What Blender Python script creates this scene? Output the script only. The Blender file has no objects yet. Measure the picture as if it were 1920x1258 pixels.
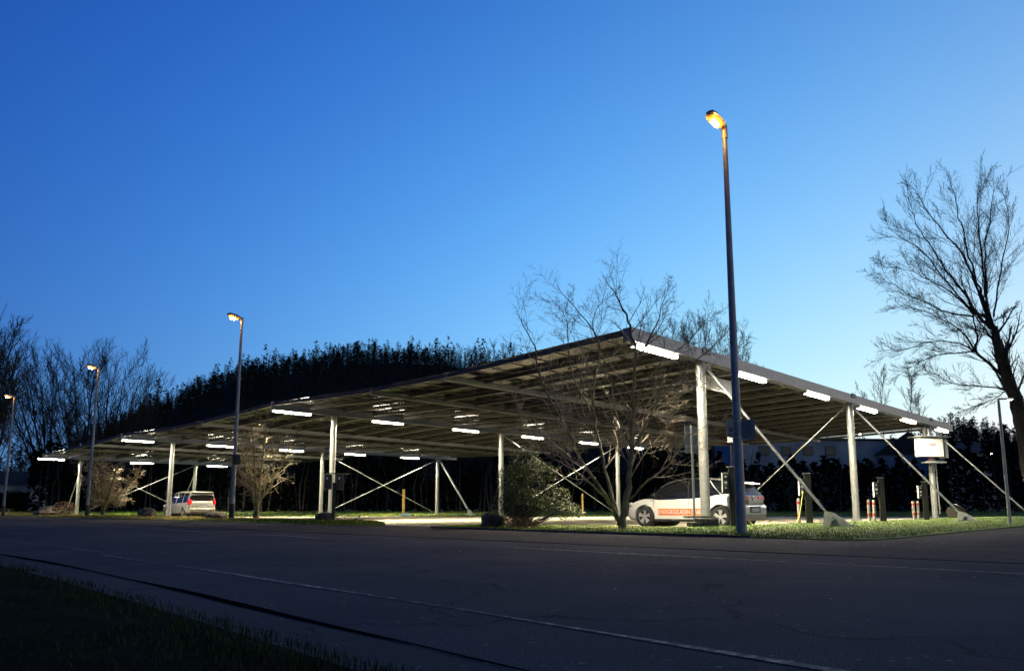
import bpy, bmesh, math, random
import numpy as np
from mathutils import Vector, Matrix
sc = bpy.context.scene
COL = sc.collection
R = math.radians
PI = math.pi

# ------------------------------------------------------------------ camera
EYE = 0.56; FOC = 1371.5; PITCH = 0.14
cd = bpy.data.cameras.new('camera'); cam = bpy.data.objects.new('camera', cd); COL.objects.link(cam)
cam.location = (0, 0, EYE); cam.rotation_euler = (PI/2 + PITCH, 0, 0)
cd.sensor_width = 36; cd.lens = 36*FOC/1920; cd.shift_y = (759.3-629)/1920
cd.clip_start = 0.05; cd.clip_end = 3000
sc.camera = cam
sc.view_settings.view_transform = 'Standard'; sc.view_settings.look = 'None'
sc.view_settings.exposure = 0; sc.view_settings.gamma = 1
sc.cycles.use_denoising = True
sc.cycles.max_bounces = 6; sc.cycles.diffuse_bounces = 3; sc.cycles.glossy_bounces = 3
sc.cycles.sample_clamp_indirect = 6
sc.cycles.use_light_tree = True

# ------------------------------------------------------------------ dusk sky
w = bpy.data.worlds.new('World'); sc.world = w; w.use_nodes = True
nt = w.node_tree; N = nt.nodes; LK = nt.links
for n in list(N): N.remove(n)
def mnode(op, a, b=None, c=None):
    m = N.new('ShaderNodeMath'); m.operation = op
    for i, v in enumerate((a, b, c)):
        if v is None: continue
        if isinstance(v, (int, float)): m.inputs[i].default_value = v
        else: LK.new(v, m.inputs[i])
    return m.outputs[0]
tc = N.new('ShaderNodeTexCoord'); sp = N.new('ShaderNodeSeparateXYZ')
nv = N.new('ShaderNodeVectorMath'); nv.operation = 'NORMALIZE'
LK.new(tc.outputs['Generated'], nv.inputs[0]); LK.new(nv.outputs[0], sp.inputs[0])
sx, sy = sp.outputs[0], sp.outputs[1]
sz = mnode('MAXIMUM', sp.outputs[2], 0.0)
CO = [[-0.618, 2.145, -3.988, -0.34, -0.886], [-0.181, 1.293, -1.519, -1.443, -1.117], [-0.035, 0.536, 0.439, -1.955, -0.803]]
cc = N.new('ShaderNodeCombineColor')
back = mnode('MULTIPLY', mnode('MAXIMUM', mnode('MULTIPLY', sy, -1.0), 0.0), -1.1)
for i in range(3):
    k = CO[i]
    e = mnode('ADD', mnode('MULTIPLY', sx, k[1]), k[0])
    e = mnode('ADD', e, mnode('MULTIPLY', sz, k[2]))
    e = mnode('ADD', e, mnode('MULTIPLY', mnode('MULTIPLY', sz, sz), k[3]))
    e = mnode('ADD', e, mnode('MULTIPLY', mnode('MULTIPLY', sx, sx), k[4]))
    e = mnode('ADD', e, back)
    e = mnode('EXPONENT', e)
    LK.new(mnode('MINIMUM', e, 1.0), cc.inputs[i])
bgn = N.new('ShaderNodeBackground'); wo = N.new('ShaderNodeOutputWorld')
LK.new(cc.outputs[0], bgn.inputs[0]); bgn.inputs[1].default_value = 1.04
LK.new(bgn.outputs[0], wo.inputs[0])

# ------------------------------------------------------------------ site frame: A runs away to the right, B away to the left
AX = np.array([math.cos(.8039), math.sin(.8039)]); BX = np.array([-AX[1], AX[0]])
def W(u, w_, z=0.0):
    p = AX*u + BX*w_
    return Vector((p[0], p[1], z))
ANG = .8039
CO0 = Vector((3.387, 20.603, 0))           # near corner of the carport
def ray(px, py):
    r = (px-960)/FOC; u = (759.3-py)/FOC
    return Vector((r, math.cos(PITCH)-u*math.sin(PITCH), math.sin(PITCH)+u*math.cos(PITCH)))
def atY(px, py, Y):
    d = ray(px, py); t = Y/d.y
    return Vector((d.x*t, Y, d.z*t+EYE))
LOT = -0.12

# ------------------------------------------------------------------ materials
def mat(name, col, rough=.7, metal=0, var=0.0, scale=5, bump=0.0, bscale=None, spec=.5, col2=None, island=0.0, coat=0):
    m = bpy.data.materials.new(name); m.use_nodes = True
    n = m.node_tree.nodes; l = m.node_tree.links; b = n['Principled BSDF']
    b.inputs['Base Color'].default_value = (*col, 1); b.inputs['Roughness'].default_value = rough
    b.inputs['Metallic'].default_value = metal; b.inputs['Specular IOR Level'].default_value = spec
    if coat: b.inputs['Coat Weight'].default_value = coat; b.inputs['Coat Roughness'].default_value = .05
    t = n.new('ShaderNodeTexCoord')
    if var or col2:
        no = n.new('ShaderNodeTexNoise'); no.inputs['Scale'].default_value = scale; no.inputs['Detail'].default_value = 6
        l.new(t.outputs['Object'], no.inputs['Vector'])
        rp = n.new('ShaderNodeValToRGB'); rp.color_ramp.elements[0].position = .35; rp.color_ramp.elements[1].position = .68
        c2 = col2 if col2 else tuple(min(1, c*(1+var)) for c in col)
        c1 = col if col2 else tuple(c*(1-var) for c in col)
        rp.color_ramp.elements[0].color = (*c1, 1); rp.color_ramp.elements[1].color = (*c2, 1)
        l.new(no.outputs[0], rp.inputs[0]); out = rp.outputs[0]
        if island:
            g = n.new('ShaderNodeNewGeometry'); mp = n.new('ShaderNodeMapRange')
            mp.inputs[3].default_value = 1-island; mp.inputs[4].default_value = 1+island
            l.new(g.outputs['Random Per Island'], mp.inputs[0])
            vm = n.new('ShaderNodeVectorMath'); vm.operation = 'SCALE'
            l.new(out, vm.inputs[0]); l.new(mp.outputs[0], vm.inputs['Scale']); out = vm.outputs[0]
        l.new(out, b.inputs['Base Color'])
    if bump:
        no = n.new('ShaderNodeTexNoise'); no.inputs['Scale'].default_value = bscale or scale*4; no.inputs['Detail'].default_value = 8
        l.new(t.outputs['Object'], no.inputs['Vector'])
        bp = n.new('ShaderNodeBump'); bp.inputs['Strength'].default_value = bump; bp.inputs['Distance'].default_value = .02
        l.new(no.outputs[0], bp.inputs['Height']); l.new(bp.outputs[0], b.inputs['Normal'])
    return m
def emit(name, col, s):
    m = bpy.data.materials.new(name); m.use_nodes = True
    b = m.node_tree.nodes['Principled BSDF']; b.inputs['Base Color'].default_value = (*col, 1)
    b.inputs['Emission Color'].default_value = (*col, 1); b.inputs['Emission Strength'].default_value = s
    return m
def asphalt(name, c1, c2, speck=.5, cracks=True):
    m = mat(name, c1, rough=.95, spec=.06)
    n = m.node_tree.nodes; l = m.node_tree.links; b = n['Principled BSDF']
    t = n.new('ShaderNodeTexCoord')
    a = n.new('ShaderNodeTexNoise'); a.inputs['Scale'].default_value = .55; a.inputs['Detail'].default_value = 7; a.inputs['Roughness'].default_value = .65
    f = n.new('ShaderNodeTexNoise'); f.inputs['Scale'].default_value = 90; f.inputs['Detail'].default_value = 3
    v = n.new('ShaderNodeTexVoronoi'); v.inputs['Scale'].default_value = 46
    for x in (a, f, v): l.new(t.outputs['Object'], x.inputs['Vector'])
    r = n.new('ShaderNodeValToRGB'); r.color_ramp.elements[0].position = .3; r.color_ramp.elements[1].position = .72
    r.color_ramp.elements[0].color = (*c1, 1); r.color_ramp.elements[1].color = (*c2, 1)
    l.new(a.outputs[0], r.inputs[0])
    mr = n.new('ShaderNodeMapRange'); mr.inputs[1].default_value = .3; mr.inputs[2].default_value = .7
    mr.inputs[3].default_value = 1-speck; mr.inputs[4].default_value = 1+speck*1.4
    l.new(f.outputs[0], mr.inputs[0])
    vm = n.new('ShaderNodeVectorMath'); vm.operation = 'SCALE'; l.new(r.outputs[0], vm.inputs[0]); l.new(mr.outputs[0], vm.inputs['Scale'])
    out = vm.outputs[0]
    # pale grit stones
    gt = n.new('ShaderNodeMath'); gt.operation = 'GREATER_THAN'; gt.inputs[1].default_value = .93
    l.new(v.outputs['Color'], gt.inputs[0])
    mx = n.new('ShaderNodeMix'); mx.data_type = 'RGBA'; l.new(gt.outputs[0], mx.inputs[0])
    l.new(out, mx.inputs[6]); mx.inputs[7].default_value = (c2[0]*1.9, c2[1]*1.9, c2[2]*1.85, 1); out = mx.outputs[2]
    if cracks:
        wv = n.new('ShaderNodeTexVoronoi'); wv.feature = 'DISTANCE_TO_EDGE'; wv.inputs['Scale'].default_value = .42
        nn = n.new('ShaderNodeTexNoise'); nn.inputs['Scale'].default_value = 1.6; nn.inputs['Detail'].default_value = 5
        l.new(t.outputs['Object'], nn.inputs['Vector'])
        ad = n.new('ShaderNodeVectorMath'); ad.operation = 'ADD'; l.new(t.outputs['Object'], ad.inputs[0]); l.new(nn.outputs['Color'], ad.inputs[1])
        l.new(ad.outputs[0], wv.inputs['Vector'])
        lt = n.new('ShaderNodeMath'); lt.operation = 'LESS_THAN'; lt.inputs[1].default_value = .006; l.new(wv.outputs[0], lt.inputs[0])
        m2 = n.new('ShaderNodeMath'); m2.operation = 'MULTIPLY'; m2.inputs[1].default_value = .55; l.new(lt.outputs[0], m2.inputs[0])
        mk = n.new('ShaderNodeMix'); mk.data_type = 'RGBA'; l.new(m2.outputs[0], mk.inputs[0]); l.new(out, mk.inputs[6]); mk.inputs[7].default_value = (.012, .012, .012, 1)
        out = mk.outputs[2]
    l.new(out, b.inputs['Base Color'])
    bp = n.new('ShaderNodeBump'); bp.inputs['Strength'].default_value = .6; bp.inputs['Distance'].default_value = .006
    l.new(f.outputs[0], bp.inputs['Height']); l.new(bp.outputs[0], b.inputs['Normal'])
    return m
def worn_paint(name, paint, base, cut=.5, scale=9):
    m = mat(name, paint, rough=.8)
    n = m.node_tree.nodes; l = m.node_tree.links; b = n['Principled BSDF']
    t = n.new('ShaderNodeTexCoord'); a = n.new('ShaderNodeTexNoise'); a.inputs['Scale'].default_value = scale; a.inputs['Detail'].default_value = 8; a.inputs['Roughness'].default_value = .75
    l.new(t.outputs['Object'], a.inputs['Vector'])
    r = n.new('ShaderNodeValToRGB'); r.color_ramp.elements[0].position = cut-.03; r.color_ramp.elements[1].position = cut+.05
    r.color_ramp.elements[0].color = (*base, 1); r.color_ramp.elements[1].color = (*paint, 1)
    l.new(a.outputs[0], r.inputs[0]); l.new(r.outputs[0], b.inputs['Base Color'])
    return m

M = {}
M['galv'] = mat('galvanised steel', (.29, .30, .29), .42, .55, var=.10, scale=5, bump=.03)
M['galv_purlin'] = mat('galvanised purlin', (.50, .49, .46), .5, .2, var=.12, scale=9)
M['steel_dark'] = mat('weathered steel', (.22, .22, .21), .55, .4, var=.3, scale=10)
M['panel'] = mat('solar panel glass', (.045, .037, .022), .12, 0, var=.3, scale=.6, spec=.10)
M['frame_alu'] = mat('aluminium', (.45, .45, .44), .4, .7)
M['purlin_web'] = mat('shaded purlin web', (.045, .042, .036), .7, var=.3, scale=6)  # shade on the purlin sides put into the colour; same steel as the flange
M['frame_black'] = mat('black panel frame', (.012, .012, .012), .5)
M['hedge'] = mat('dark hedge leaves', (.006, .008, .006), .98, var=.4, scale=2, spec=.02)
M['redcable'] = mat('red cable tray', (.35, .035, .02), .6)
M['asphalt'] = asphalt('road asphalt', (.034, .033, .038), (.060, .058, .062))
M['layby'] = asphalt('side strip asphalt', (.036, .032, .031), (.056, .050, .047))
M['lot'] = asphalt('parking lot paving', (.31, .28, .22), (.40, .365, .285), .15, False)
M['kerbstrip'] = asphalt('concrete strip', (.038, .038, .041), (.058, .057, .058), .2)
M['tar'] = mat('tar seam', (.004, .004, .005), 1.0, var=.3, scale=20, spec=0)
M['paint'] = worn_paint('worn white paint', (.26, .22, .15), (.036, .036, .039), .52, 9)
M['paint_faint'] = worn_paint('faint white paint', (.10, .09, .08), (.038, .038, .041), .5, 8)
M['kerb'] = mat('kerb concrete', (.04, .037, .033), .85, var=.35, scale=8, bump=.4)
M['soil'] = mat('soil', (.006, .007, .004), .98, col2=(.010, .014, .004), scale=3, bump=.5, spec=.02)
M['turf'] = mat('turf', (.038, .085, .005), .98, col2=(.09, .12, .012), scale=1.2, bump=.6, bscale=30)
M['blade'] = mat('grass blade', (.058, .125, .005), .95, col2=(.115, .165, .010), scale=.8, island=.5, spec=.02)
M['blade_dark'] = mat('dark grass blade', (.012, .024, .006), .9, col2=(.034, .044, .014), scale=.9, island=.6, spec=.08)  # near grass, a darker green than the verge blades
M['blade_dry'] = mat('dry grass blade', (.24, .19, .05), .9, col2=(.34, .27, .09), scale=.8, island=.4)
M['litter'] = mat('fallen leaf', (.20, .10, .03), .8, col2=(.42, .28, .10), scale=1.4, island=.5)
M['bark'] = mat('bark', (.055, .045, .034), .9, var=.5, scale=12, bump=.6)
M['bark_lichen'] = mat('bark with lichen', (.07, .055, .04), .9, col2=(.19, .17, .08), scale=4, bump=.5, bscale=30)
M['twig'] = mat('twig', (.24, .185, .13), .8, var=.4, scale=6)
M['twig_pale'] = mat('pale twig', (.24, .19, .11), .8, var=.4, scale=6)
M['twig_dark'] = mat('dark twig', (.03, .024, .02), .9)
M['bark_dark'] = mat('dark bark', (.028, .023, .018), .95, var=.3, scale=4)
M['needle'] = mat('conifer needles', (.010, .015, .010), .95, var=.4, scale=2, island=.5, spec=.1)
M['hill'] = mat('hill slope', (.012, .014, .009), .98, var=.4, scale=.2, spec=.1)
M['leaf'] = mat('evergreen leaf', (.045, .062, .014), .5, col2=(.12, .125, .042), scale=3, island=.6)
M['leafbrown'] = mat('dead leaf', (.10, .055, .025), .8, col2=(.16, .10, .05), scale=5, island=.5)
M['pole_blue'] = mat('painted lamp pole', (.20, .21, .23), .45, .3, var=.15, scale=6)
M['sleeve'] = mat('black pole sleeve', (.012, .012, .014), .6)
M['lamphead'] = mat('lamp housing', (.30, .28, .26), .5, .2)
M['tube'] = emit('lit diffuser', (1, .88, .62), 2300)
M['tube_side'] = emit('diffuser side', (1, .90, .70), 55)
M['sodium_glass'] = emit('sodium lamp bowl', (1, .30, .04), 1.9)
M['sodium'] = emit('sodium lamp tube', (1, .45, .10), 300)
M['ledwhite'] = emit('white lamp glass', (1, .82, .58), 60)
M['rock'] = mat('boulder', (.07, .055, .042), .9, var=.5, scale=5, bump=.9, bscale=9)
M['white_car'] = mat('white car paint', (.72, .71, .68), .28, coat=.6)
M['silver_car'] = mat('silver car paint', (.30, .295, .27), .33, .35, coat=.4)
M['glass'] = mat('dark car glass', (.008, .009, .012), .06, spec=.7)
M['black'] = mat('black plastic', (.012, .012, .013), .45)
M['hatch'] = mat('black gloss hatch', (.055, .05, .045), .12, spec=.8, coat=.8)
M['rubber'] = mat('tyre rubber', (.018, .018, .018), .8)
M['rim_alu'] = mat('alloy rim', (.62, .62, .60), .35, .5)
M['rim_steel'] = mat('steel rim', (.18, .17, .15), .5, .4)
M['red_lamp'] = mat('red tail lamp', (.38, .010, .012), .2, spec=.7)
M['clear_lamp'] = mat('clear lamp', (.6, .6, .6), .15, spec=.8)
M['chrome'] = mat('chrome', (.75, .75, .73), .2, .9)
M['orange'] = mat('orange sticker', (.72, .16, .025), .5)
M['white'] = mat('white', (.72, .72, .70), .5)
M['plate'] = mat('licence plate', (.42, .43, .44), .45, var=.2, scale=9)
M['charger'] = mat('charcoal charger housing', (.013, .012, .011), .5, .2, var=.15, scale=4)
M['yellow_cable'] = mat('yellow green cable', (.62, .60, .10), .5)
M['red_paint'] = mat('red band', (.42, .035, .02), .55)
M['bollard'] = mat('bollard grey', (.28, .26, .22), .55, .2, var=.2, scale=12)
M['cabinet'] = mat('cabinet enamel', (.78, .77, .72), .5, var=.04, scale=3)
M['label_pink'] = mat('cabinet label', (.62, .42, .42), .6)
M['sign'] = mat('sign sheet', (.16, .17, .20), .5, .4, var=.1, scale=8)
M['ink'] = mat('dark print', (.05, .05, .06), .6)
M['wood_yellow'] = mat('yellow timber', (.38, .25, .06), .8, var=.3, scale=7)
M['blue_bag'] = mat('blue sheet', (.08, .14, .26), .6)
M['concrete'] = mat('concrete', (.23, .22, .20), .9, var=.25, scale=7, bump=.5)
M['wall_pale'] = mat('pale render', (.30, .30, .32), .9, var=.2, scale=.6)
M['wall_dark'] = mat('dark render', (.10, .10, .10), .9, var=.2, scale=.6)
M['roof'] = mat('roof tiles', (.05, .035, .03), .9, var=.3, scale=3)
M['window'] = mat('dark window', (.012, .014, .018), .1)
M['plastic_rec'] = mat('recycled plastic foot', (.05, .05, .042), .85, var=.5, scale=9)
M['plank'] = mat('mossy plank', (.10, .12, .08), .85, var=.4, scale=6)

# ------------------------------------------------------------------ mesh helpers
class MB:
    def __init__(s): s.v = []; s.f = []
    def box(s, c, d, rz=0, m=None):
        c = Vector(c); h = [x/2 for x in d]
        q = Matrix.Rotation(rz, 3, 'Z') if m is None else m
        n = len(s.v)
        for z in (-1, 1):
            for x, y in ((-1, -1), (1, -1), (1, 1), (-1, 1)):
                s.v.append(tuple(c + q @ Vector((x*h[0], y*h[1], z*h[2]))))
        s.f += [(n+3, n+2, n+1, n), (n+4, n+5, n+6, n+7)] + [(n+i, n+(i+1) % 4, n+4+(i+1) % 4, n+4+i) for i in range(4)]
        return s
    def bar(s, p0, p1, w_, h_):
        p0 = Vector(p0); p1 = Vector(p1); d = p1-p0; L = d.length; d.normalize()
        up = Vector((0, 0, 1)) if abs(d.z) < .95 else Vector((1, 0, 0))
        y = up.cross(d).normalized(); z = d.cross(y)
        return s.box((p0+p1)/2, (L, w_, h_), m=Matrix((d, y, z)).transposed())
    def path(s, pts, rad, n=8, cap=True):
        base = len(s.v); k = len(pts)
        if isinstance(rad, (int, float)): rad = [rad]*k
        px_ = None
        for i, p in enumerate(pts):
            a = pts[max(0, i-1)]; b = pts[min(k-1, i+1)]
            d = (Vector(b)-Vector(a)).normalized()
            if px_ is None:
                t = Vector((0, 0, 1)) if abs(d.z) < .9 else Vector((1, 0, 0))
                px_ = d.cross(t).normalized()
            else:
                px_ = (px_ - d*px_.dot(d))
                px_ = px_.normalized() if px_.length > 1e-5 else d.cross(Vector((.3, .5, .8))).normalized()
            py_ = d.cross(px_)
            for j in range(n):
                an = 2*PI*j/n
                q = Vector(p) + (px_*math.cos(an) + py_*math.sin(an))*rad[i]
                s.v.append((q.x, q.y, q.z))
        for i in range(k-1):
            for j in range(n):
                j2 = (j+1) % n
                s.f.append((base+i*n+j, base+i*n+j2, base+(i+1)*n+j2, base+(i+1)*n+j))
        if cap:
            s.f.append(tuple(base+j for j in reversed(range(n)))); s.f.append(tuple(base+(k-1)*n+j for j in range(n)))
        return s
    def prism(s, poly, z0, z1):
        n = len(s.v); k = len(poly)
        for z in (z0, z1):
            for p in poly: s.v.append((p[0], p[1], z))
        s.f.append(tuple(n+i for i in reversed(range(k)))); s.f.append(tuple(n+k+i for i in range(k)))
        s.f += [(n+i, n+(i+1) % k, n+k+(i+1) % k, n+k+i) for i in range(k)]
        return s
    def xprism(s, poly, y0, y1):      # poly in x,z extruded along y
        n = len(s.v); k = len(poly)
        for y in (y0, y1):
            for p in poly: s.v.append((p[0], y, p[1]))
        s.f.append(tuple(n+i for i in range(k))); s.f.append(tuple(n+k+i for i in reversed(range(k))))
        s.f += [(n+(i+1) % k, n+i, n+k+i, n+k+(i+1) % k) for i in range(k)]
        return s
    def loft(s, rings, cap=True):
        n = len(s.v); k = len(rings[0])
        for r_ in rings:
            for p in r_: s.v.append(tuple(p))
        for i in range(len(rings)-1):
            for j in range(k):
                s.f.append((n+i*k+j, n+i*k+(j+1) % k, n+(i+1)*k+(j+1) % k, n+(i+1)*k+j))
        if cap:
            s.f.append(tuple(n+j for j in reversed(range(k)))); s.f.append(tuple(n+(len(rings)-1)*k+j for j in range(k)))
        return s
    def tri(s, a, b, c):
        n = len(s.v); s.v += [tuple(a), tuple(b), tuple(c)]; s.f.append((n, n+1, n+2))
    def quad(s, a, b, c, d):
        n = len(s.v); s.v += [tuple(a), tuple(b), tuple(c), tuple(d)]; s.f.append((n, n+1, n+2, n+3))
    def sheet(s, poly, z):
        n = len(s.v); s.v += [(p[0], p[1], z) for p in poly]; s.f.append(tuple(range(n, n+len(poly))))
        return s
    def build(s, name, m, parent=None, smooth=False, loc=None, bev=0):
        me = bpy.data.meshes.new(name); me.from_pydata(s.v, [], s.f); me.materials.append(m)
        if smooth:
            me.polygons.foreach_set('use_smooth', [True]*len(me.polygons))
            me.set_sharp_from_angle(angle=R(38))
        me.update()
        o = bpy.data.objects.new(name, me); COL.objects.link(o)
        if parent: o.parent = parent
        if loc is not None: o.location = loc
        if bev:
            b = o.modifiers.new('bevel', 'BEVEL'); b.width = bev; b.segments = 2; b.limit_method = 'ANGLE'
        return o
def tag(o, label=None, cat=None, group=None, kind=None):
    if label: o['label'] = label
    if cat: o['category'] = cat
    if group: o['group'] = group
    if kind: o['kind'] = kind
    return o
def empty(name, loc, rz=0, label=None, cat=None, group=None):
    o = bpy.data.objects.new(name, None); COL.objects.link(o); o.location = loc; o.rotation_euler = (0, 0, rz)
    o.empty_display_size = .2
    return tag(o, label, cat, group)
def kids(o): return [c for c in bpy.data.objects if c.parent == o]
def copy_tree(o, parent=None):
    c = o.copy(); COL.objects.link(c)
    if parent: c.parent = parent
    for ch in kids(o):
        copy_tree(ch, c)
    return c
def struct(name, mb, m, **k):
    o = mb.build(name, m, **k); o['kind'] = 'structure'; return o
def uvp(lst): return [(W(u, v).x, W(u, v).y) for u, v in lst]

# ------------------------------------------------------------------ ground, road, lot
struct('ground', MB().sheet([(-900, -300), (900, -300), (900, 900), (-900, 900)], -.2), M['soil'])
struct('road', MB().sheet(uvp([(1.0, -40), (9.05, -40), (9.05, 220), (1.0, 220)]), 0), M['asphalt'])
struct('side_strip', MB().sheet(uvp([(9.15, 4.4), (14.7, 4.4), (14.7, 220), (9.15, 220)]), 0.0), M['layby'])
struct('side_road', MB().sheet(uvp([(9.15, -30), (120, -30), (120, 4.4), (9.15, 4.4)]), 0.0), M['layby'])
random.seed(3)
def drift(v): return -.0045*max(0, min(12, 10-v))**2
def wavy(name, u0, wd, w0, w1, step, amp, m, z=.004):
    mb = MB(); L = []; Rr = []; x = w0; ph = random.random()*9
    while x <= w1:
        du = amp*(math.sin(x*.7+ph)+.6*math.sin(x*1.9+ph*2)+.4*random.uniform(-1, 1))
        t = wd*(.75+.4*math.sin(x*1.3+ph)+random.uniform(-.15, .15))
        if u0 < 4: du += drift(x)
        L.append((u0+du-t/2, x)); Rr.append((u0+du+t/2, x)); x += step
    for i in range(len(L)-1):
        a, b, c, d = uvp([L[i], Rr[i], Rr[i+1], L[i+1]])
        mb.quad((*a, z), (*b, z), (*c, z), (*d, z))
    return struct(name, mb, m)
gs = MB()
for i in range(160):
    x0, x1 = -18+i*.7, -18+(i+1)*.7
    a, b, c, d = uvp([(1.68+drift(x0), x0), (2.21+drift(x0), x0), (2.21+drift(x1), x1), (1.68+drift(x1), x1)])
    gs.quad((*a, .004), (*b, .004), (*c, .004), (*d, .004))
struct('gutter_strip', gs, M['kerbstrip'])
wavy('gutter_seam', 2.22, .06, -20, 90, .35, .012, M['tar'], .008)
wavy('strip_seam', 9.1, .13, -20, 120, .5, .03, M['tar'])
wavy('side_road_seam', 12.6, .05, -14, 4.2, .5, .04, M['tar'])
wavy('road_edge_line', 3.03, .06, -3, 9.9, .25, .012, M['paint'], .004)
wavy('road_edge_line', 3.25, .04, 10.5, 22, .4, .012, M['paint_faint'], .004)
wavy('road_far_line', 7.68, .10, -16, 8.6, .4, .008, M['paint'], .004)
wavy('road_far_line', 7.70, .12, 12.6, 22, .4, .008, M['paint'], .004)
wavy('road_far_line', 7.72, .07, 22.5, 60, .6, .008, M['paint_faint'], .004)
# parking lot slopes gently down behind the verge
lot = MB()
lot.sheet(uvp([(17.2, 4.6), (56, 4.6), (60, 12), (60, 25), (50, 36), (38.5, 48), (31, 60), (26, 72), (17.2, 78)]), LOT)
struct('parking_lot', lot, M['lot'])
ramp = MB(); a, b, c, d = uvp([(14.7, 4.4), (17.2, 4.4), (17.2, 78), (14.7, 78)])
ramp.quad((*a, .003), (*b, LOT), (*c, LOT), (*d, .003))
struct('lot_ramp', ramp, M['lot'])

# verges: raised turf with a crowned surface
def verge(name, poly, h, m, zb=-.2):
    """poly in u,w; grid-free crowned slab"""
    P = uvp(poly); cx = sum(p[0] for p in P)/len(P); cy = sum(p[1] for p in P)/len(P)
    rings = []
    for sgn, z in ((1, zb), (1, h*.45), (.97, h*.8), (.9, h)):
        rings.append([(cx+(p[0]-cx)*sgn, cy+(p[1]-cy)*sgn, z) for p in P])
    mb = MB().loft(rings); return struct(name, mb, m)
ISL = [(13.3, 4.9), (13.25, 9), (13.5, 12.5), (13.7, 15.6), (14.1, 16.6), (15.4, 16.9), (17.0, 16.4), (17.3, 13), (17.6, 10.9), (26, 10.7), (40, 10.6), (60, 10.5), (60, 4.7), (40, 4.6), (20, 4.5), (15, 4.4), (13.9, 4.45)]
verge('verge', ISL, .05, M['turf'])
LEFTV = [(13.4, 21.9), (13.6, 30), (13.4, 60), (13.4, 120), (17.2, 120), (17.2, 60), (16.6, 30), (16.4, 23), (15.6, 21.2), (14.2, 21.1)]
verge('verge', LEFTV, .05, M['turf'])
far = MB(); FX = [-260+20*i for i in range(27)]; FY = [44, 56, 61, 66, 72, 80, 90, 104, 125]
def farz(y): return -.13+max(0, y-61)*.017
for y in FY:
    for x in FX: far.v.append((x, y, farz(min(y, 90))))
for j in range(len(FY)-1):
    for i in range(len(FX)-1): a = j*27+i; far.f.append((a, a+1, a+28, a+27))
struct('far_grass', far, M['turf'])
kb = MB()
for seg in ([(13.22, 6.5), (13.15, 9), (13.4, 12.5), (13.6, 15.6), (13.95, 16.7), (15.3, 17.05)],):
    P = [W(*q) for q in seg]
    for i in range(len(P)-1):
        kb.bar((P[i].x, P[i].y, .0), (P[i+1].x, P[i+1].y, .0), .07, .10)
struct('kerb', kb, M['kerb'])
path_ = MB().sheet([(24, 62.5), (120, 62.5), (120, 64), (24, 64)], -.06)
struct('footpath', path_, M['lot'])
nearg = MB()
rn = random.Random(5)
G = {}
us = [1.78, 1.6, 1.3, .9, .4, -.3, -1.2, -2.5, -5, -12, -30]; ws = [-20+.7*i for i in range(60)]+[24+3*i for i in range(30)]
for i, u in enumerate(us):
    for j, v in enumerate(ws):
        z = [.012, .03, .05, .06, .06, .05, .03, .02, 0, 0, 0][i]+(rn.uniform(-.012, .012) if i else 0)
        p = W(u+drift(v), v); G[i, j] = len(nearg.v); nearg.v.append((p.x, p.y, z))
for i in range(len(us)-1):
    for j in range(len(ws)-1): nearg.f.append((G[i, j], G[i, j+1], G[i+1, j+1], G[i+1, j]))
struct('near_verge', nearg, M['soil'])

# grass blades
def blades(name, pts, hmin, hmax, wd, m, seed=1):
    rg = random.Random(seed); mb = MB()
    for (x, y, z) in pts:
        h = rg.uniform(hmin, hmax); a = rg.uniform(0, 2*PI); w_ = wd*rg.uniform(.6, 1.3)
        lx, ly = rg.gauss(0, .35)*h, rg.gauss(0, .35)*h
        ca, sa = math.cos(a)*w_, math.sin(a)*w_
        mx_, my_ = x+lx*.4, y+ly*.4
        n = len(mb.v)
        mb.v += [(x-ca, y-sa, z-.01), (x+ca, y+sa, z-.01), (mx_+ca*.6, my_+sa*.6, z+h*.6), (mx_-ca*.6, my_-sa*.6, z+h*.6), (x+lx, y+ly, z+h)]
        mb.f += [(n, n+1, n+2, n+3), (n+3, n+2, n+4)]
    o = mb.build(name, m); o['kind'] = 'stuff'; return o
rg = random.Random(11)
pts = []
while len(pts) < 75000:
    v = 1.5+18*rg.random()**1.7; u = 1.86-3.2*rg.random()
    if u > 1.7 and rg.random() < .5: continue
    if rg.random() > .35 + .65*(math.sin(u*3.1+v*1.7)*math.sin(v*2.3-u) > -.3): continue
    p = W(u+drift(v), v); pts.append((p.x, p.y, .04 if u < 1.6 else .02))
blades('near_grass', pts, .010, .042, .0028, M['blade_dark'], 2)
pts = []
for _ in range(700):
    v = 1+14*rg.random(); u = 1.8-2.5*rg.random(); p = W(u+drift(v), v)
    for k in range(5): pts.append((p.x+rg.gauss(0, .02), p.y+rg.gauss(0, .02), .04))
blades('dry_tufts', pts, .02, .07, .002, M['blade_dark'], 4)
def inpoly(u, v, P):
    c = False; j = len(P)-1
    for i in range(len(P)):
        if (P[i][1] > v) != (P[j][1] > v) and u < (P[j][0]-P[i][0])*(v-P[i][1])/(P[j][1]-P[i][1])+P[i][0]: c = not c
        j = i
    return c
pts = []; dry = []
while len(pts) < 30000:
    u = 13.2+34*rg.random()**2.2; v = 4.4+12.6*rg.random()
    if not inpoly(u, v, ISL): continue
    p = W(u, v); pts.append((p.x, p.y, .045 if u > 13.6 else .03))
blades('verge_grass', pts, .015, .055, .0055, M['blade'], 3)
pts = []
while len(pts) < 15000:
    u = 13.4+3.8*rg.random(); v = 21+60*rg.random()**1.3
    if not inpoly(u, v, LEFTV): continue
    p = W(u, v); (pts if (v < 30 and rg.random() < .85) or rg.random() < .25 else dry).append((p.x, p.y, .045))
blades('verge_grass', pts, .04, .12, .010, M['blade'], 5)
blades('dry_verge_grass', dry, .05, .16, .012, M['blade_dry'], 6)
pts = []
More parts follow.
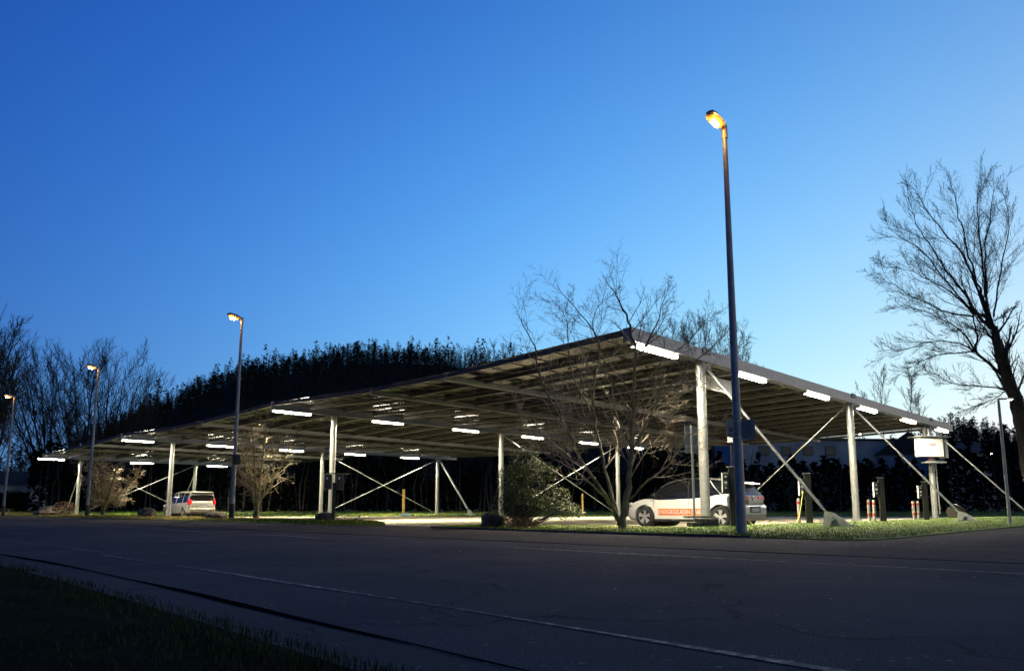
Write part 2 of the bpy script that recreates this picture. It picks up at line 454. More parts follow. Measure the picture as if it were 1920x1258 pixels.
while len(pts) < 14000:
    y = 61.5+22*rg.random()**1.5; x = (rg.uniform(-20, 1950)-960)/FOC*y
    pts.append((x, y, farz(y)))
blades('far_grass_blades', pts, .06, .16, .03, M['blade'], 7)
# fallen leaves
lf = MB()
def leaflet(mb, p, s, rg, flat=True):
    a = rg.uniform(0, 2*PI); t = rg.uniform(-.5, .5) if flat else rg.uniform(-1.4, 1.4)
    d = Vector((math.cos(a), math.sin(a), t*.4)).normalized(); e = Vector((-math.sin(a), math.cos(a), t)).normalized()
    p = Vector(p)
    mb.quad(p-d*s, p-e*s*.45, p+d*s, p+e*s*.45)
for _ in range(1600):
    v = rg.uniform(10, 17); u = 13.1+4*rg.random(); leaflet(lf, W(u, v, .07+.02*rg.random()), .022, rg)
for _ in range(900):
    leaflet(lf, W(10.5+2.9*rg.random()**.6, rg.uniform(3, 24), .012), .014, rg)
for _ in range(1500):
    yy = rg.uniform(61.5, 70); leaflet(lf, Vector(((rg.uniform(600, 1170)-960)/FOC*yy, yy, farz(yy)+.04)), .07, rg)
o = lf.build('fallen_leaves', M['litter']); tag(o, kind='stuff')
lf = MB()
for _ in range(260): leaflet(lf, W(rg.uniform(2.4, 9), rg.uniform(-2, 18), .010), .012, rg)
o = lf.build('road_debris', M['litter']); tag(o, kind='stuff')

# ------------------------------------------------------------------ solar carport
FR = [ # b, ztop, s_end, columns, lamps s positions, lamp z, base z
    dict(b=0.0, zt=5.70, e=34.6, cols=[3.97, 17.3, 29.8], lamps=[.2, 6.4, 12.5, 18.6, 25.0, 31.6], lz=5.40, ll=2.4),
    dict(b=20.8, zt=5.66, e=32.2, cols=[3.45, 15.7, 28.2], lamps=[.0, 5.8, 11.6, 17.6, 23.6, 29.5], lz=5.24, ll=2.1),
    dict(b=41.4, zt=5.56, e=30.3, cols=[3.4, 15.5, 27.9], lamps=[.0, 5.8, 11.6, 17.6, 23.5], lz=5.17, ll=2.1),
    dict(b=60.3, zt=5.16, e=20.5, cols=[2.9, 13.0], lamps=[-.4, 7.0, 14.1], lz=4.91, ll=2.05)]
cp = empty('solar_carport', CO0, ANG, 'huge open steel carport roofed with solar panels over the parking lot', 'carport')
BH = .30
def ibeam(s0, s1, b, zt, h, wd):
    mb = MB()
    L = s1-s0; c = (s0+s1)/2
    mb.box((c, b, zt-.012), (L, wd, .024)); mb.box((c, b, zt-h+.012), (L, wd, .024)); mb.box((c, b, zt-h/2), (L-.01, .03, h-.048))
    return mb
for i, f in enumerate(FR):
    zt, b = f['zt'], f['b']
    if i == 0:
        # closed channel as front fascia
        mb = MB(); L = f['e']+.1; c = f['e']/2-.05
        mb.box((c, -.14, zt-.20), (L, .03, .40)); mb.box((c, 0.02, zt-.012), (L, .29, .024)); mb.box((c, .02, zt-.388), (L, .29, .024)); mb.box((-.1+.012, .02, zt-.2), (.024, .285, .35))
        o = mb.build('fascia_beam', M['galv'], cp); o['label'] = 'deep galvanised front fascia beam'
        for js in (3.97, 17.3, 29.8):
            MB().box((js+.15, -.165, zt-.06), (.5, .03, .2)).build('joint_plate', M['steel_dark'], cp)
    else:
        ibeam(-.05, f['e'], b, zt, .38, .26).build('main_beam', M['galv'], cp)
    for k, s in enumerate(f['cols']):
        top = zt-(.41 if i == 0 else .39)
        base = LOT-.02
        col = MB().path([(s, b, base), (s, b, base+.3), (s, b, top-.25), (s, b, top)], [.15]*4, 20).build('column', M['galv'], cp, smooth=True)
        MB().box((s, b, top-.012), (.46, .36, .02)).build('cap_plate', M['steel_dark'], col)
        bp_ = MB().box((s, b, base+.03), (.5, .5, .03))
        for dx in (-.19, .19):
            for dy in (-.19, .19): bp_.path([(s+dx, b+dy, base+.03), (s+dx, b+dy, base+.12)], .02, 6)
        for an in range(4):
            bp_.bar((s+.14*math.cos(an*PI/2), b+.14*math.sin(an*PI/2), base+.12), (s+.24*math.cos(an*PI/2), b+.24*math.sin(an*PI/2), base+.12), .015, .16)
        bp_.build('base_plate', M['steel_dark'], col)
# intermediate low beams
MID = [(8.0, 5.33, 34.4), (12.6, 5.31, 33.0), (28.6, 5.29, 29.5), (32.4, 5.26, 27.5), (46.9, 5.20, 21.0), (51.6, 5.16, 19.5)]
for b, zt, e in MID:
    ibeam(-.05, e, b, zt, .2, .14).build('valley_beam', M['galv'], cp)
def prof(i, b):
    """roof line of unit i across b : panel underside height"""
    f0, f1 = FR[i], FR[i+1]; m0, m1 = MID[2*i], MID[2*i+1]
    xs = [f0['b'], m0[0], m1[0], f1['b']]; zs = [f0['zt']-.0, m0[1]+.13, m1[1]+.13, f1['zt']]
    return float(np.interp(b, xs, zs))
UN = [(0, 34.4, 18), (1, 29.4, 15), (2, 20.6, 11)]
rows = 0
for i, e, nb in UN:
    f0, f1 = FR[i], FR[i+1]; m0, m1 = MID[2*i], MID[2*i+1]
    bs = [f0['b']-.12, m0[0], m1[0], f1['b']-.16]
    st = e/nb
    for k in range(nb+1):
        s = k*st
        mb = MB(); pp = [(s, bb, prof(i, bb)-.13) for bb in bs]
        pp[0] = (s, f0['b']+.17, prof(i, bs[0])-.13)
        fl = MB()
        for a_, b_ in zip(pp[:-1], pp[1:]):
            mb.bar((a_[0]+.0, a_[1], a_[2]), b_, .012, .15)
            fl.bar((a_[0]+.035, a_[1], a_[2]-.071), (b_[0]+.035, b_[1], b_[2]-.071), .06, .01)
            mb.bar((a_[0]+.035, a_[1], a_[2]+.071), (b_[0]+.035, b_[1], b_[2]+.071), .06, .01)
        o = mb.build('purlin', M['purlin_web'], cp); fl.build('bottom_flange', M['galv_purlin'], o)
        if i == 0 and k in (6, 13) or i == 1 and k in (5,):
            rc = MB()
            for a_, b_ in zip(pp[:-1], pp[1:]): rc.bar((a_[0]+.1, a_[1], a_[2]-.03), (b_[0]+.1, b_[1], b_[2]-.03), .05, .05)
            rc.build('red_cable', M['redcable'], cp)
    for k in range(nb):
        rows += 1
        s0, s1 = k*st+.03, (k+1)*st-.03
        mb = MB(); bb = f0['b']-.16
        if i == 0: bb = .3
        while bb + .95 < f1['b']-.1:
            b2 = bb+.99
            z0, z1 = prof(i, bb)-.03, prof(i, b2)-.03
            mb.quad((s0, bb, z0), (s0, b2, z1), (s1, b2, z1), (s1, bb, z0))
            n = len(mb.v)
            mb.quad((s0, bb, z0+.035), (s1, bb, z0+.035), (s1, b2, z1+.035), (s0, b2, z1+.035))
            for p, q in (((s0, bb, z0), (s1, bb, z0)), ((s1, bb, z0), (s1, b2, z1)), ((s1, b2, z1), (s0, b2, z1)), ((s0, b2, z1), (s0, bb, z0))):
                mb.quad(p, q, (q[0], q[1], q[2]+.035), (p[0], p[1], p[2]+.035))
            bb = b2+.02
        pr = mb.build('solar_panel_row', M['panel'], cp)
        fm = MB(); bb = .3 if i == 0 else f0['b']-.16
        while bb + .95 < f1['b']-.1:
            b2 = bb+.99
            z0, z1 = prof(i, bb)-.032, prof(i, b2)-.032
            fm.bar((s0, bb+.015, z0), (s1, bb+.015, z0), .03, .02); fm.bar((s0, b2-.015, z1), (s1, b2-.015, z1), .03, .02)
            if (k*7+int(bb*3)) % 5 == 0: fm.box(((s0+s1)/2, bb+.25, z0-.03), (.12, .1, .03))
            bb = b2+.02
        fm.build('panel_frame', M['frame_black'], pr)
# near edge trim of the roof, on the side that faces left
# raking struts with shoes
def shoe(parent, s, b, z, dirb):
    """steel pin shoe; dirb = +1/-1 side the strut comes from along b"""
    mb = MB()
    for off in (-.07, .07):
        n = len(mb.v)
        prof_ = [(-.42, .0), (.42, .0), (.30, .10), (-.10, .40), (-.34, .46)]
        q = [(s+off, b+dirb*-p[0], z+.12+p[1]) for p in prof_]
        q2 = [(s+off+.025, b+dirb*-p[0], z+.12+p[1]) for p in prof_]
        mb.loft([q, q2])
    mb.box((s, b, z+.10), (.5, 1.0, .04))
    mb.path([(s-.15, b+dirb*.16, z+.34), (s+.15, b+dirb*.16, z+.34)], .10, 14)
    mb.path([(s-.18, b+dirb*.16, z+.34), (s+.18, b+dirb*.16, z+.34)], .055, 10)
    for dx in (-.2, .2):
        for dy in (-.42, -.34, .42): mb.path([(s+dx, b+dy, z+.1), (s+dx, b+dy, z+.22)], .025, 6)
    o = mb.build('strut_shoe', M['galv'], parent)
    MB().box((s, b, z+.0), (.75, 1.25, .16)).build('footing_slab', M['concrete'], parent, bev=.02)
    return o
def strut(s, b0, zt, b1, z1, r=.043, ds=0):
    side = 1 if b0 > b1 else -1
    tip = Vector((s+.24+ds, b1+side*.16, z1+.34)); top = Vector((s+.24, b0-side*.1, zt))
    d = (top-tip).normalized()
    o = MB().path([top, tip+d*.55, tip+d*.3], [r, r, r*.7], 14).build('raking_strut', M['galv'], cp, smooth=True)
    lug = MB().bar(top+d*.06+Vector((-.2, 0, -.02)), top+d*.06+Vector((.05, 0, -.02)), .16, .12); lug.path([top+Vector((-.06, 0, 0)), top+Vector((.06, 0, 0))], .1, 14)
    lug.build('lug', M['galv'], o)
    shoe(o, tip.x, b1, z1, side)
    return o
strut(3.97, 0, 5.1, -4.0, LOT+.02); strut(17.3, 0, 5.1, -4.3, LOT-.02); strut(29.8, 0, 5.1, -4.6, LOT-.02)
strut(27.9, 41.4, 5.0, 37.0, LOT, .09)
strut(2.9, 60.3, 4.6, 64.3, LOT, .04); strut(13.0, 60.3, 4.6, 64.3, LOT, .04)
def rod(s0, z0, s1, z1, b, r=.022):
    MB().path([(s0, b, z0), (s1, b, z1)], r, 8).build('tie_rod', M['galv'], cp, smooth=True)
MB().path([(17.2, .15, 5.15), (14.2, 4.9, LOT)], .026, 8).build('tie_rod', M['galv'], cp, smooth=True)
for (f, i0, i1) in ((1, 1, 2), (2, 1, 2), (3, 0, 1)):
    c = FR[f]['cols']; t = FR[f]['zt']-.55
    rod(c[i0]+.15, t, c[i1]-.15, .05, FR[f]['b']-.1, .026); rod(c[i1]-.15, t, c[i0]+.15, .05, FR[f]['b']+.1, .03)
# hanging bus plate behind the second front lamp
# lamps: each hangs under its beam
ORD = ['first', 'second', 'third', 'fourth', 'fifth', 'sixth']
FN = ['the front fascia beam', 'the second lit beam', 'the third lit beam', 'the farthest lit beam']
def make_light(L):
    t = empty('tube_light', (0, 0, 0))
    MB().box((L/2, 0, .045), (L, .16, .03)).build('housing', M['white'], t)
    for y in (-.066, .066):
        MB().box((L/2, y, -.003), (L-.06, .016, .062)).build('diffuser_rail', M['tube_side'], t)
    MB().box((L/2, 0, .016), (L-.06, .112, .006)).build('lamp_strip', M['tube'], t)
    for x in (.015, L-.015):
        MB().box((x, 0, -.003), (.03, .15, .066)).build('end_cap', M['white'], t)
    return t
protos = {}
for i, f in enumerate(FR):
    for k, s in enumerate(f['lamps']):
        if f['ll'] not in protos:
            o = protos[f['ll']] = make_light(f['ll'])
        else: o = copy_tree(protos[f['ll']])
        p = CO0.xy + Vector(AX)*s + Vector(BX)*(f['b']-(.0 if i else -.05))
        zz = f['zt']-.41 if i == 0 else f['lz']
        if i: zz = min(f['lz']-.0, f['zt']-.38-.065)
        else: zz = f['zt']-.40-.065
        o.location = (p.x, p.y, zz); o.rotation_euler = (0, 0, ANG)
        tag(o, 'lit white tube light under %s, %s from its near left end' % (FN[i], ORD[k]), 'light', 'tube lights under the carport beams')

# ------------------------------------------------------------------ street lamps
def street_lamp(loc, h, label, head=True, box=False, boards=False):
    t = empty('street_lamp', loc, ANG, label, 'street lamp', 'sodium street lamps along the road')
    MB().path([(0, 0, -.1), (0, 0, h*.33), (0, 0, h)], [.105, .085, .05], 20).build('pole', M['pole_blue'], t, smooth=True)
    if loc[1] > 20: MB().path([(0, 0, -.1), (0, 0, .75)], [.115, .112], 20).build('sleeve', M['sleeve'], t, smooth=True)
    MB().path([(0, 0, h-.18), (0, 0, h+.12)], [.065, .06], 16).build('collar', M['lamphead'], t, smooth=True)
    # head points to the road (local -x), slightly raised
    K = .66; rings = []
    for x, wd, z0, z1 in ((.06, .06, .02, .16), (-.12, .10, .03, .21), (-.3, .20, .05, .29), (-.6, .23, .10, .34), (-.88, .20, .15, .35), (-.98, .13, .19, .31)):
        x *= K; wd *= K; z0 *= K; z1 *= K
        rings.append([(x, -wd, h+z0+.02), (x, wd, h+z0+.02), (x, wd*.9, h+z0+.06), (x, wd*.45, h+z1), (x, -wd*.45, h+z1), (x, -wd*.9, h+z0+.06)])
    hd = MB().loft(rings).build('head', M['lamphead'], t, smooth=True)
    lr = []
    for x, wd, z in ((-.26, .13, .055), (-.45, .18, .045), (-.7, .18, .085), (-.9, .12, .145)):
        x *= K; wd *= K; z *= K
        lr.append([(x, -wd, h+z+.02), (x, 0, h+z-.05), (x, wd, h+z+.02), (x, 0, h+z+.03)])
    MB().loft(lr).build('lamp_glass', M['sodium_glass'], hd, smooth=True)
    MB().path([(-.33, 0, h-.012), (-.52, 0, h+.012)], [.05, .05], 10).build('bulb', M['sodium'], hd, smooth=True)
    if box:
        MB().box((.0, -.17, 2.62), (.26, .2, .42)).build('junction_box', M['sleeve'], t, bev=.02)
    if boards:
        q = Matrix.Rotation(R(-38)-ANG, 3, 'Z')
        a = q @ Vector((.0, -.10, 0))
        bd = MB().box((.067, -.20, 2.16), (.02, .28, .42), m=Matrix.Rotation(R(72)-ANG, 3, 'Z')).build('notice_board', M['sign'], t)
        r2 = Matrix.Rotation(R(72)-ANG, 3, 'Z'); pr = MB()
        for k in range(8):
            wl = [.22, .2, .23, .17, .22, .19, .21, .12][k]
            pr.box(Vector((.067, -.20, 2.32-.045*k)) + r2 @ Vector((-.0125, (.22-wl)/2, 0)), (.004, wl, .014), m=r2)
        for k in range(8):
            wl = [.22, .2, .23, .17, .22, .19, .21, .12][k]
            pr.box(Vector((.067, -.20, 2.32-.045*k)) + r2 @ Vector((.0125, (.22-wl)/2, 0)), (.004, wl, .014), m=r2)
        pr.build('print', M['ink'], bd)
        r3 = Matrix.Rotation(R(100)-ANG, 3, 'Z')
        b2 = MB().box((-.14, .073, 2.18), (.03, .20, .36), m=r3).build('push_box', M['sign'], t)
        MB().path([Vector((-.14, .073, 2.16))+r3 @ Vector((-.03, 0, 0)), Vector((-.14, .073, 2.16))+r3 @ Vector((-.014, 0, 0))], .045, 14).build('dial', M['ink'], b2)
        MB().box(Vector((-.14, .073, 2.06))+r3 @ Vector((-.02, 0, 0)), (.008, .12, .03), m=r3).build('print', M['ink'], b2)
        for zc in (1.98, 2.32): MB().path([(0, 0, zc), (0, 0, zc+.04)], .098, 16).build('clamp_band', M['galv'], t)
    return t
street_lamp((4.66, 15.05, 0), 8.75, 'tallest street lamp with notice boards on its pole, beside the white hatchback', boards=True)
street_lamp((-11.9, 31.4, 0), 8.75, 'street lamp with a dark box on its pole, right of the silver car', box=True)
street_lamp((-24.6, 42.8, 0), 8.75, 'street lamp in front of the small lit tree at the left end of the carport')
street_lamp((-37.3, 54.2, 0), 8.75, 'leftmost street lamp, beside the bench and left of the whole carport')
t = empty('path_lamp', (16.2, 24.1, LOT), ANG, 'short slim lamp post with one white lamp in front of the big leaning tree', 'street lamp')
MB().path([(0, 0, 0), (0, 0, 4.25)], [.055, .042], 14).build('pole', M['galv'], t, smooth=True)
arm = MB().bar((-.04, 0, 4.27), (.28, -.22, 4.30), .05, .05).build('arm', M['lamphead'], t)
MB().box((.34, -.27, 4.30), (.16, .12, .05), rz=R(-38)).build('head', M['lamphead'], t)
MB().box((.34, -.27, 4.27), (.12, .09, .02), rz=R(-38)).build('lamp_glass', M['ledwhite'], t)

# ------------------------------------------------------------------ bare trees
def grow(mbs, p, d, L, r, lev, c, rg):
    mb = mbs[0] if lev < c['trunk'] else mbs[1]
    n = c['seg'][lev]; pts = [Vector(p)]; rad = [r]; ds = [Vector(d)]
    d = Vector(d).normalized(); p = Vector(p); tr = c['trop'][lev]
    tip = r*c['taper'][lev]
    for i in range(n):
        d = (d + Vector((rg.gauss(0, c['wob'][lev]), rg.gauss(0, c['wob'][lev]), rg.gauss(0, c['wob'][lev])+tr))).normalized()
        p = p+d*(L/n); pts.append(p.copy()); ds.append(d.copy()); rad.append(r+(tip-r)*(i+1)/n)
    mb.path(pts, rad, 7 if lev == 0 else (4 if r > c.get('thin', .02) else 3), cap=False)
    twigs(mbs, pts, rad, ds, L, lev, c, rg)
def twigs(mbs, pts, rad, ds, L, lev, c, rg):
    if lev+1 >= c['levels']: return
    k = c['kids'][lev]; n = len(pts)-1
    for q in range(k):
        t = c['t0'][lev]+(1-c['t0'][lev])*(q+rg.random())/k
        i = min(int(t*n), n-1); f_ = t*n-i
        pos = pts[i].lerp(pts[i+1], f_); dd = ds[min(i+1, len(ds)-1)]; rr = rad[i]+(rad[i+1]-rad[i])*f_
        ax = dd.cross(Vector((rg.gauss(0, 1), rg.gauss(0, 1), rg.gauss(0, 1)))).normalized()
        a = R(rg.gauss(c['ang'][lev], 9))
        nd = Matrix.Rotation(a, 3, ax) @ dd
        if c.get('flat'): nd.y *= c['flat']
        LL = L*c['ratio'][lev]*(1.15-.6*t)*rg.uniform(.7, 1.25)
        grow(mbs, pos, nd, LL, max(rr*c['rr'][lev], c['rmin']), lev+1, c, rg)
def stems_tree(name, base, stems, c, seed, mats, label, cat='tree', group=None, rz=0):
    """stems = list of (points, r0, r1) in world space"""
    t = empty(name, base, 0, label, cat, group); rg = random.Random(seed); mbs = [MB(), MB()]
    b = Vector(base)
    for pts, r0, r1 in stems:
        # smooth the polyline
        P = [Vector(q)-b for q in pts]; Q = []
        for i in range(len(P)-1):
            p0 = P[max(0, i-1)]; p1 = P[i]; p2 = P[i+1]; p3 = P[min(len(P)-1, i+2)]
            for k in range(4):
                s = k/4
                Q.append(.5*((2*p1)+(-p0+p2)*s+(2*p0-5*p1+4*p2-p3)*s*s+(-p0+3*p1-3*p2+p3)*s**3))
        Q.append(P[-1])
        Ltot = sum((Q[i+1]-Q[i]).length for i in range(len(Q)-1))
        j = Ltot*.003
        Q = [Q[0]]+[q+Vector((rg.gauss(0, j), rg.gauss(0, j), rg.gauss(0, j))) for q in Q[1:]]
        rad = [r0+(r1-r0)*(i/(len(Q)-1))**.8 for i in range(len(Q))]
        ds = [(Q[min(i+1, len(Q)-1)]-Q[max(i-1, 0)]).normalized() for i in range(len(Q))]
        mbs[0].path(Q, rad, 9, cap=False)
        twigs(mbs, Q, rad, ds, Ltot, 0, c, rg)
        grow(mbs, Q[-1], ds[-1], Ltot*.09, r1, 2 if c['levels'] > 3 else 1, c, rg)
    mbs[0].build('trunk', mats[0], t, smooth=True); mbs[1].build('crown', mats[1], t)
    return t
def P18(*l): return [atY(x, y, 18.9+dy) for x, y, dy in l]
c_fg = dict(levels=4, trunk=1, seg=[6, 5, 4, 3], wob=[.06, .14, .17, .2], trop=[.02, .05, .05, .03], kids=[15, 7, 4, 0], t0=[.22, .12, .15, 0],
            ang=[42, 38, 42, 0], ratio=[.31, .48, .5, 0], rr=[.5, .55, .6, 0], taper=[.3, .35, .4, .5], rmin=.0036, thin=.02)
fgst = [
    (P18((1166, 992, 0), (1172, 950, 0), (1180, 900, .1), (1183, 830, .2), (1187, 740, .3), (1192, 660, .3), (1180, 610, .2), (1165, 575, .1), (1150, 545, 0)), .105, .012),
    (P18((1160, 985, 0), (1150, 950, -.1), (1118, 905, -.3), (1090, 862, -.5), (1068, 815, -.7), (1040, 765, -.8), (1012, 700, -.9), (1002, 650, -1), (975, 600, -1)), .06, .01),
    (P18((1158, 975, 0), (1148, 930, .2), (1130, 860, .4), (1118, 800, .7), (1112, 730, .8), (1125, 650, .9), (1098, 600, .9), (1060, 555, 1)), .055, .01),
    (P18((1155, 960, 0), (1110, 910, .1), (1058, 870, .3), (1020, 850, .5), (985, 800, .6), (960, 740, .6)), .034, .008),
    (P18((1182, 935, 0), (1215, 900, -.3), (1255, 870, -.6), (1275, 830, -.8), (1310, 806, -1), (1355, 785, -1.1)), .032, .007),
    (P18((1184, 850, .1), (1215, 790, -.2), (1240, 740, -.4), (1290, 690, -.6), (1330, 655, -.7), (1362, 625, -.7)), .036, .007),
    (P18((1190, 690, .3), (1215, 640, .2), (1235, 600, 0), (1240, 575, 0), (1255, 540, -.1)), .026, .006),
    (P18((1114, 770, .7), (1080, 720, 1), (1065, 650, 1.2), (1062, 600, 1.2), (1035, 560, 1.3)), .026, .006),
    (P18((1186, 780, .2), (1150, 720, .2), (1120, 640, .1), (1112, 600, 0), (1130, 560, 0)), .028, .006),
    (P18((1185, 800, .2), (1230, 770, .6), (1280, 740, .9), (1320, 720, 1.1)), .022, .006),
    (P18((1186, 760, .1), (1240, 680, -.1), (1290, 640, -.2), (1330, 590, -.3)), .024, .006),
    (P18((1180, 900, .1), (1210, 850, .4), (1250, 800, .7), (1270, 760, .9)), .022, .006),
]
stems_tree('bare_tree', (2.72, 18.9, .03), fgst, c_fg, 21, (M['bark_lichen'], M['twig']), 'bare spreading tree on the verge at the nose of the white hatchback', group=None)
# small lit trees further left
def local_tree(name, base, H, spread, nst, c, seed, mats, label, r0, group=None, lean=0, up=1.0):
    rg = random.Random(seed); b = Vector(base); st = []
    for i in range(nst):
        a = 2*PI*(i+rg.random()*.6)/nst; sp_ = spread*rg.uniform(.45, 1); hh = H*rg.uniform(.72, 1)*(1-.25*sp_/max(spread, .01)*.6)
        e = Vector((math.cos(a)*sp_+lean, math.sin(a)*sp_, hh))
        m0 = Vector((math.cos(a)*r0*.4, math.sin(a)*r0*.4, hh*rg.uniform(.13, .2)))
        m1 = Vector((e.x*.30, e.y*.30, hh*.36)); m2 = Vector((e.x*.66, e.y*.66, hh*.68))
        pts = [b+Vector((math.cos(a)*r0*.4, math.sin(a)*r0*.4, -.05)), b+m0, b+m1, b+m2, b+e]
        st.append((pts, r0*rg.uniform(.5, .9), r0*.12))
    return stems_tree(name, base, st, c, seed, mats, label, 'tree', group)
c_sm = dict(levels=4, trunk=1, seg=[6, 5, 4, 3], wob=[.06, .2, .24, .25], trop=[.02, .03, .03, .02], kids=[11, 6, 4, 0], t0=[.38, .1, .1, 0],
            ang=[48, 45, 45, 0], ratio=[.34, .5, .5, 0], rr=[.5, .6, .6, 0], taper=[.3, .4, .5, .6], rmin=.007, thin=.03)
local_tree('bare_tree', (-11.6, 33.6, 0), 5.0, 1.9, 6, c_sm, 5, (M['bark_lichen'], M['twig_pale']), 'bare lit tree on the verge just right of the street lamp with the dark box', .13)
c_sm2 = dict(c_sm); c_sm2['rmin'] = .011; c_sm2['kids'] = [13, 8, 4, 0]; c_sm2['t0'] = [.3, .1, .1, 0]
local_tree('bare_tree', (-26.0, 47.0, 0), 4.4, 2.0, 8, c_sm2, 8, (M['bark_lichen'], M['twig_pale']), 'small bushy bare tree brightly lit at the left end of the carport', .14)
# big leaning tree at the right edge
def P48(l, Y=47.0, dy=0): return [atY(1600+x/2.62, 300+y/2.62, Y+dy*k/max(1, len(l)-1)) for k, (x, y) in enumerate(l)]
c_big = dict(levels=4, trunk=1, seg=[8, 6, 5, 4], wob=[.03, .07, .1, .14], trop=[0, .03, .05, .05], kids=[18, 8, 4, 0], t0=[.14, .1, .1, 0],
             ang=[26, 26, 30, 0], ratio=[.29, .5, .5, 0], rr=[.38, .45, .6, 0], taper=[.25, .3, .4, .5], rmin=.0085, thin=.05)
base48 = atY(1948, 958, 47)
big = [
    ([tuple(base48)]+P48([(850, 1420), (815, 1250), (775, 1120), (735, 1010), (712, 910), (685, 820)]), .60, .20),
    (P48([(685, 830), (620, 775), (560, 670), (480, 570), (400, 460), (330, 350), (270, 220)], dy=-2), 0.116, 0.0140),
    (P48([(655, 760), (610, 640), (540, 470), (440, 350), (350, 230), (290, 130)], dy=1.5), 0.095, 0.0140),
    (P48([(670, 780), (640, 690), (595, 560), (545, 390), (510, 240), (480, 110)], dy=3), 0.102, 0.0140),
    (P48([(660, 740), (650, 620), (625, 440), (612, 260), (615, 110)], dy=-3), 0.095, 0.0140),
    (P48([(662, 720), (655, 590), (645, 430), (675, 270), (690, 110)], dy=2), 0.082, 0.0140),
    (P48([(690, 770), (705, 640), (740, 470), (762, 330), (745, 180)], dy=-1.5), 0.068, 0.0140),
    (P48([(620, 775), (540, 690), (430, 560), (330, 440), (230, 380), (170, 330)], dy=3), 0.075, 0.0105),
    (P48([(600, 760), (480, 650), (370, 590), (260, 540), (130, 520)], dy=-1), 0.061, 0.0084),
    (P48([(590, 770), (460, 745), (350, 700), (240, 640), (150, 560)], dy=-4), 0.068, 0.0084),
    (P48([(730, 1055), (650, 985), (600, 940), (608, 880), (595, 800), (570, 700), (530, 600)], dy=1), 0.116, 0.0210),
    (P48([(600, 940), (540, 850), (450, 790), (340, 740), (200, 720)], dy=3), 0.068, 0.0084),
    (P48([(600, 945), (520, 900), (400, 890), (280, 920), (170, 960)], dy=-3), 0.061, 0.0084),
    (P48([(590, 940), (500, 950), (400, 960), (300, 1010), (220, 1060)], dy=2), 0.054, 0.0084),
    (P48([(745, 1130), (640, 1110), (520, 1105), (420, 1070), (330, 1040)], dy=-2), 0.054, 0.0084),
    (P48([(770, 1110), (700, 1170), (620, 1200), (540, 1230)], dy=1), 0.041, 0.0084),
    (P48([(690, 790), (740, 760), (800, 710)], dy=-1), 0.041, 0.0105),
    (P48([(700, 900), (650, 850), (560, 830), (450, 860)], dy=2), 0.041, 0.0084),
    (P48([(790, 1180), (830, 1080), (870, 1000), (900, 900)], dy=1), 0.082, 0.0105),
    (P48([(820, 1260), (900, 1150), (950, 1050)], dy=-1), 0.082, 0.0105),
]
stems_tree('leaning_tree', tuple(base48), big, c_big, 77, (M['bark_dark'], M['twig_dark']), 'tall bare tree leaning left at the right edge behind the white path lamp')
# big willows on the far left
c_wil = dict(levels=4, trunk=1, seg=[8, 6, 5, 3], wob=[.03, .06, .09, .12], trop=[.01, .06, .06, .05], kids=[15, 8, 5, 0], t0=[.25, .15, .1, 0],
             ang=[22, 24, 28, 0], ratio=[.42, .5, .5, 0], rr=[.45, .5, .6, 0], taper=[.25, .3, .4, .5], rmin=.02, thin=.08)
def fan(px, py0, Y, tips, seed, label, r0=.28, grp=None):
    b = atY(px, py0, Y); b.z = 0; st = []; rg = random.Random(seed)
    for k, (tx, ty) in enumerate(tips):
        dy = rg.uniform(-6, 6); e = atY(tx, ty, Y+dy)
        x1 = b.x+(e.x-b.x)*.28; z1 = e.z*.30; x2 = b.x+(e.x-b.x)*.62; z2 = e.z*.64
        st.append(([tuple(b), (x1, Y+dy*.2, z1), (x2, Y+dy*.6, z2), tuple(e)], r0*rg.uniform(.6, 1), .035))
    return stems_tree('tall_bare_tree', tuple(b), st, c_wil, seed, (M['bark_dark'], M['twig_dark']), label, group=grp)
GW = 'tall bare trees left of the carport'
fan(150, 950, 96, [(70, 712), (105, 709), (140, 702), (175, 706), (120, 742)], 31, 'tall bare tree in the left cluster, above the left end of the carport', grp=GW)
fan(192, 950, 100, [(180, 702), (205, 702), (232, 709), (258, 724), (280, 736), (296, 746), (160, 712)], 32, 'widest bare tree of the left cluster, its fan leaning right towards the hill', grp=GW)
fan(95, 950, 92, [(50, 702), (75, 706), (30, 736), (100, 719), (15, 756)], 33, 'bare tree at the left of the left cluster, over the dark house', grp=GW)
fan(-22, 950, 70, [(-25, 649), (5, 645), (18, 662), (22, 682), (-10, 669), (24, 716)], 34, 'bare tree cut by the left edge of the photo behind the leftmost street lamp', .22, grp=GW)

# ------------------------------------------------------------------ hills and forest
HP = [(-900, 18), (-300, 9), (0, 9), (100, 13), (170, 18), (260, 26), (330, 33), (385, 38), (450, 43), (560, 46), (650, 50), (760, 51), (830, 50), (950, 48), (1100, 47), (1240, 48), (1330, 43), (1420, 36), (1520, 24), (1650, 15), (1780, 21), (1850, 19), (1920, 15), (2400, 8), (3500, 5)]
def hillz(x, y):
    d = math.hypot(x, y); px = 960+FOC*x/max(y, 1)
    H = float(np.interp(px, [a for a, _ in HP], [b_ for _, b_ in HP]))
    t = min(1, max(0, (d-118)/(262-118))); t = t*t*(3-2*t)
    return H*t+ (0.5 if d > 105 else 0)
hl = MB(); nx, ny = 130, 26; 
for j in range(ny):
    Y = 104+j*8.4
    for i in range(nx):
        t = -1.9+3.8*i/(nx-1); x = t*Y*1.0
        d = math.hypot(x, Y); s = Y/d if d > 0 else 1
        hl.v.append((x*s*1.0, Y*s*1.0 + (0), hillz(x*s, Y*s)-.4))
for j in range(ny-1):
    for i in range(nx-1):
        a = j*nx+i; hl.f.append((a, a+1, a+nx+1, a+nx))
struct('hill', hl, M['hill'], smooth=True)
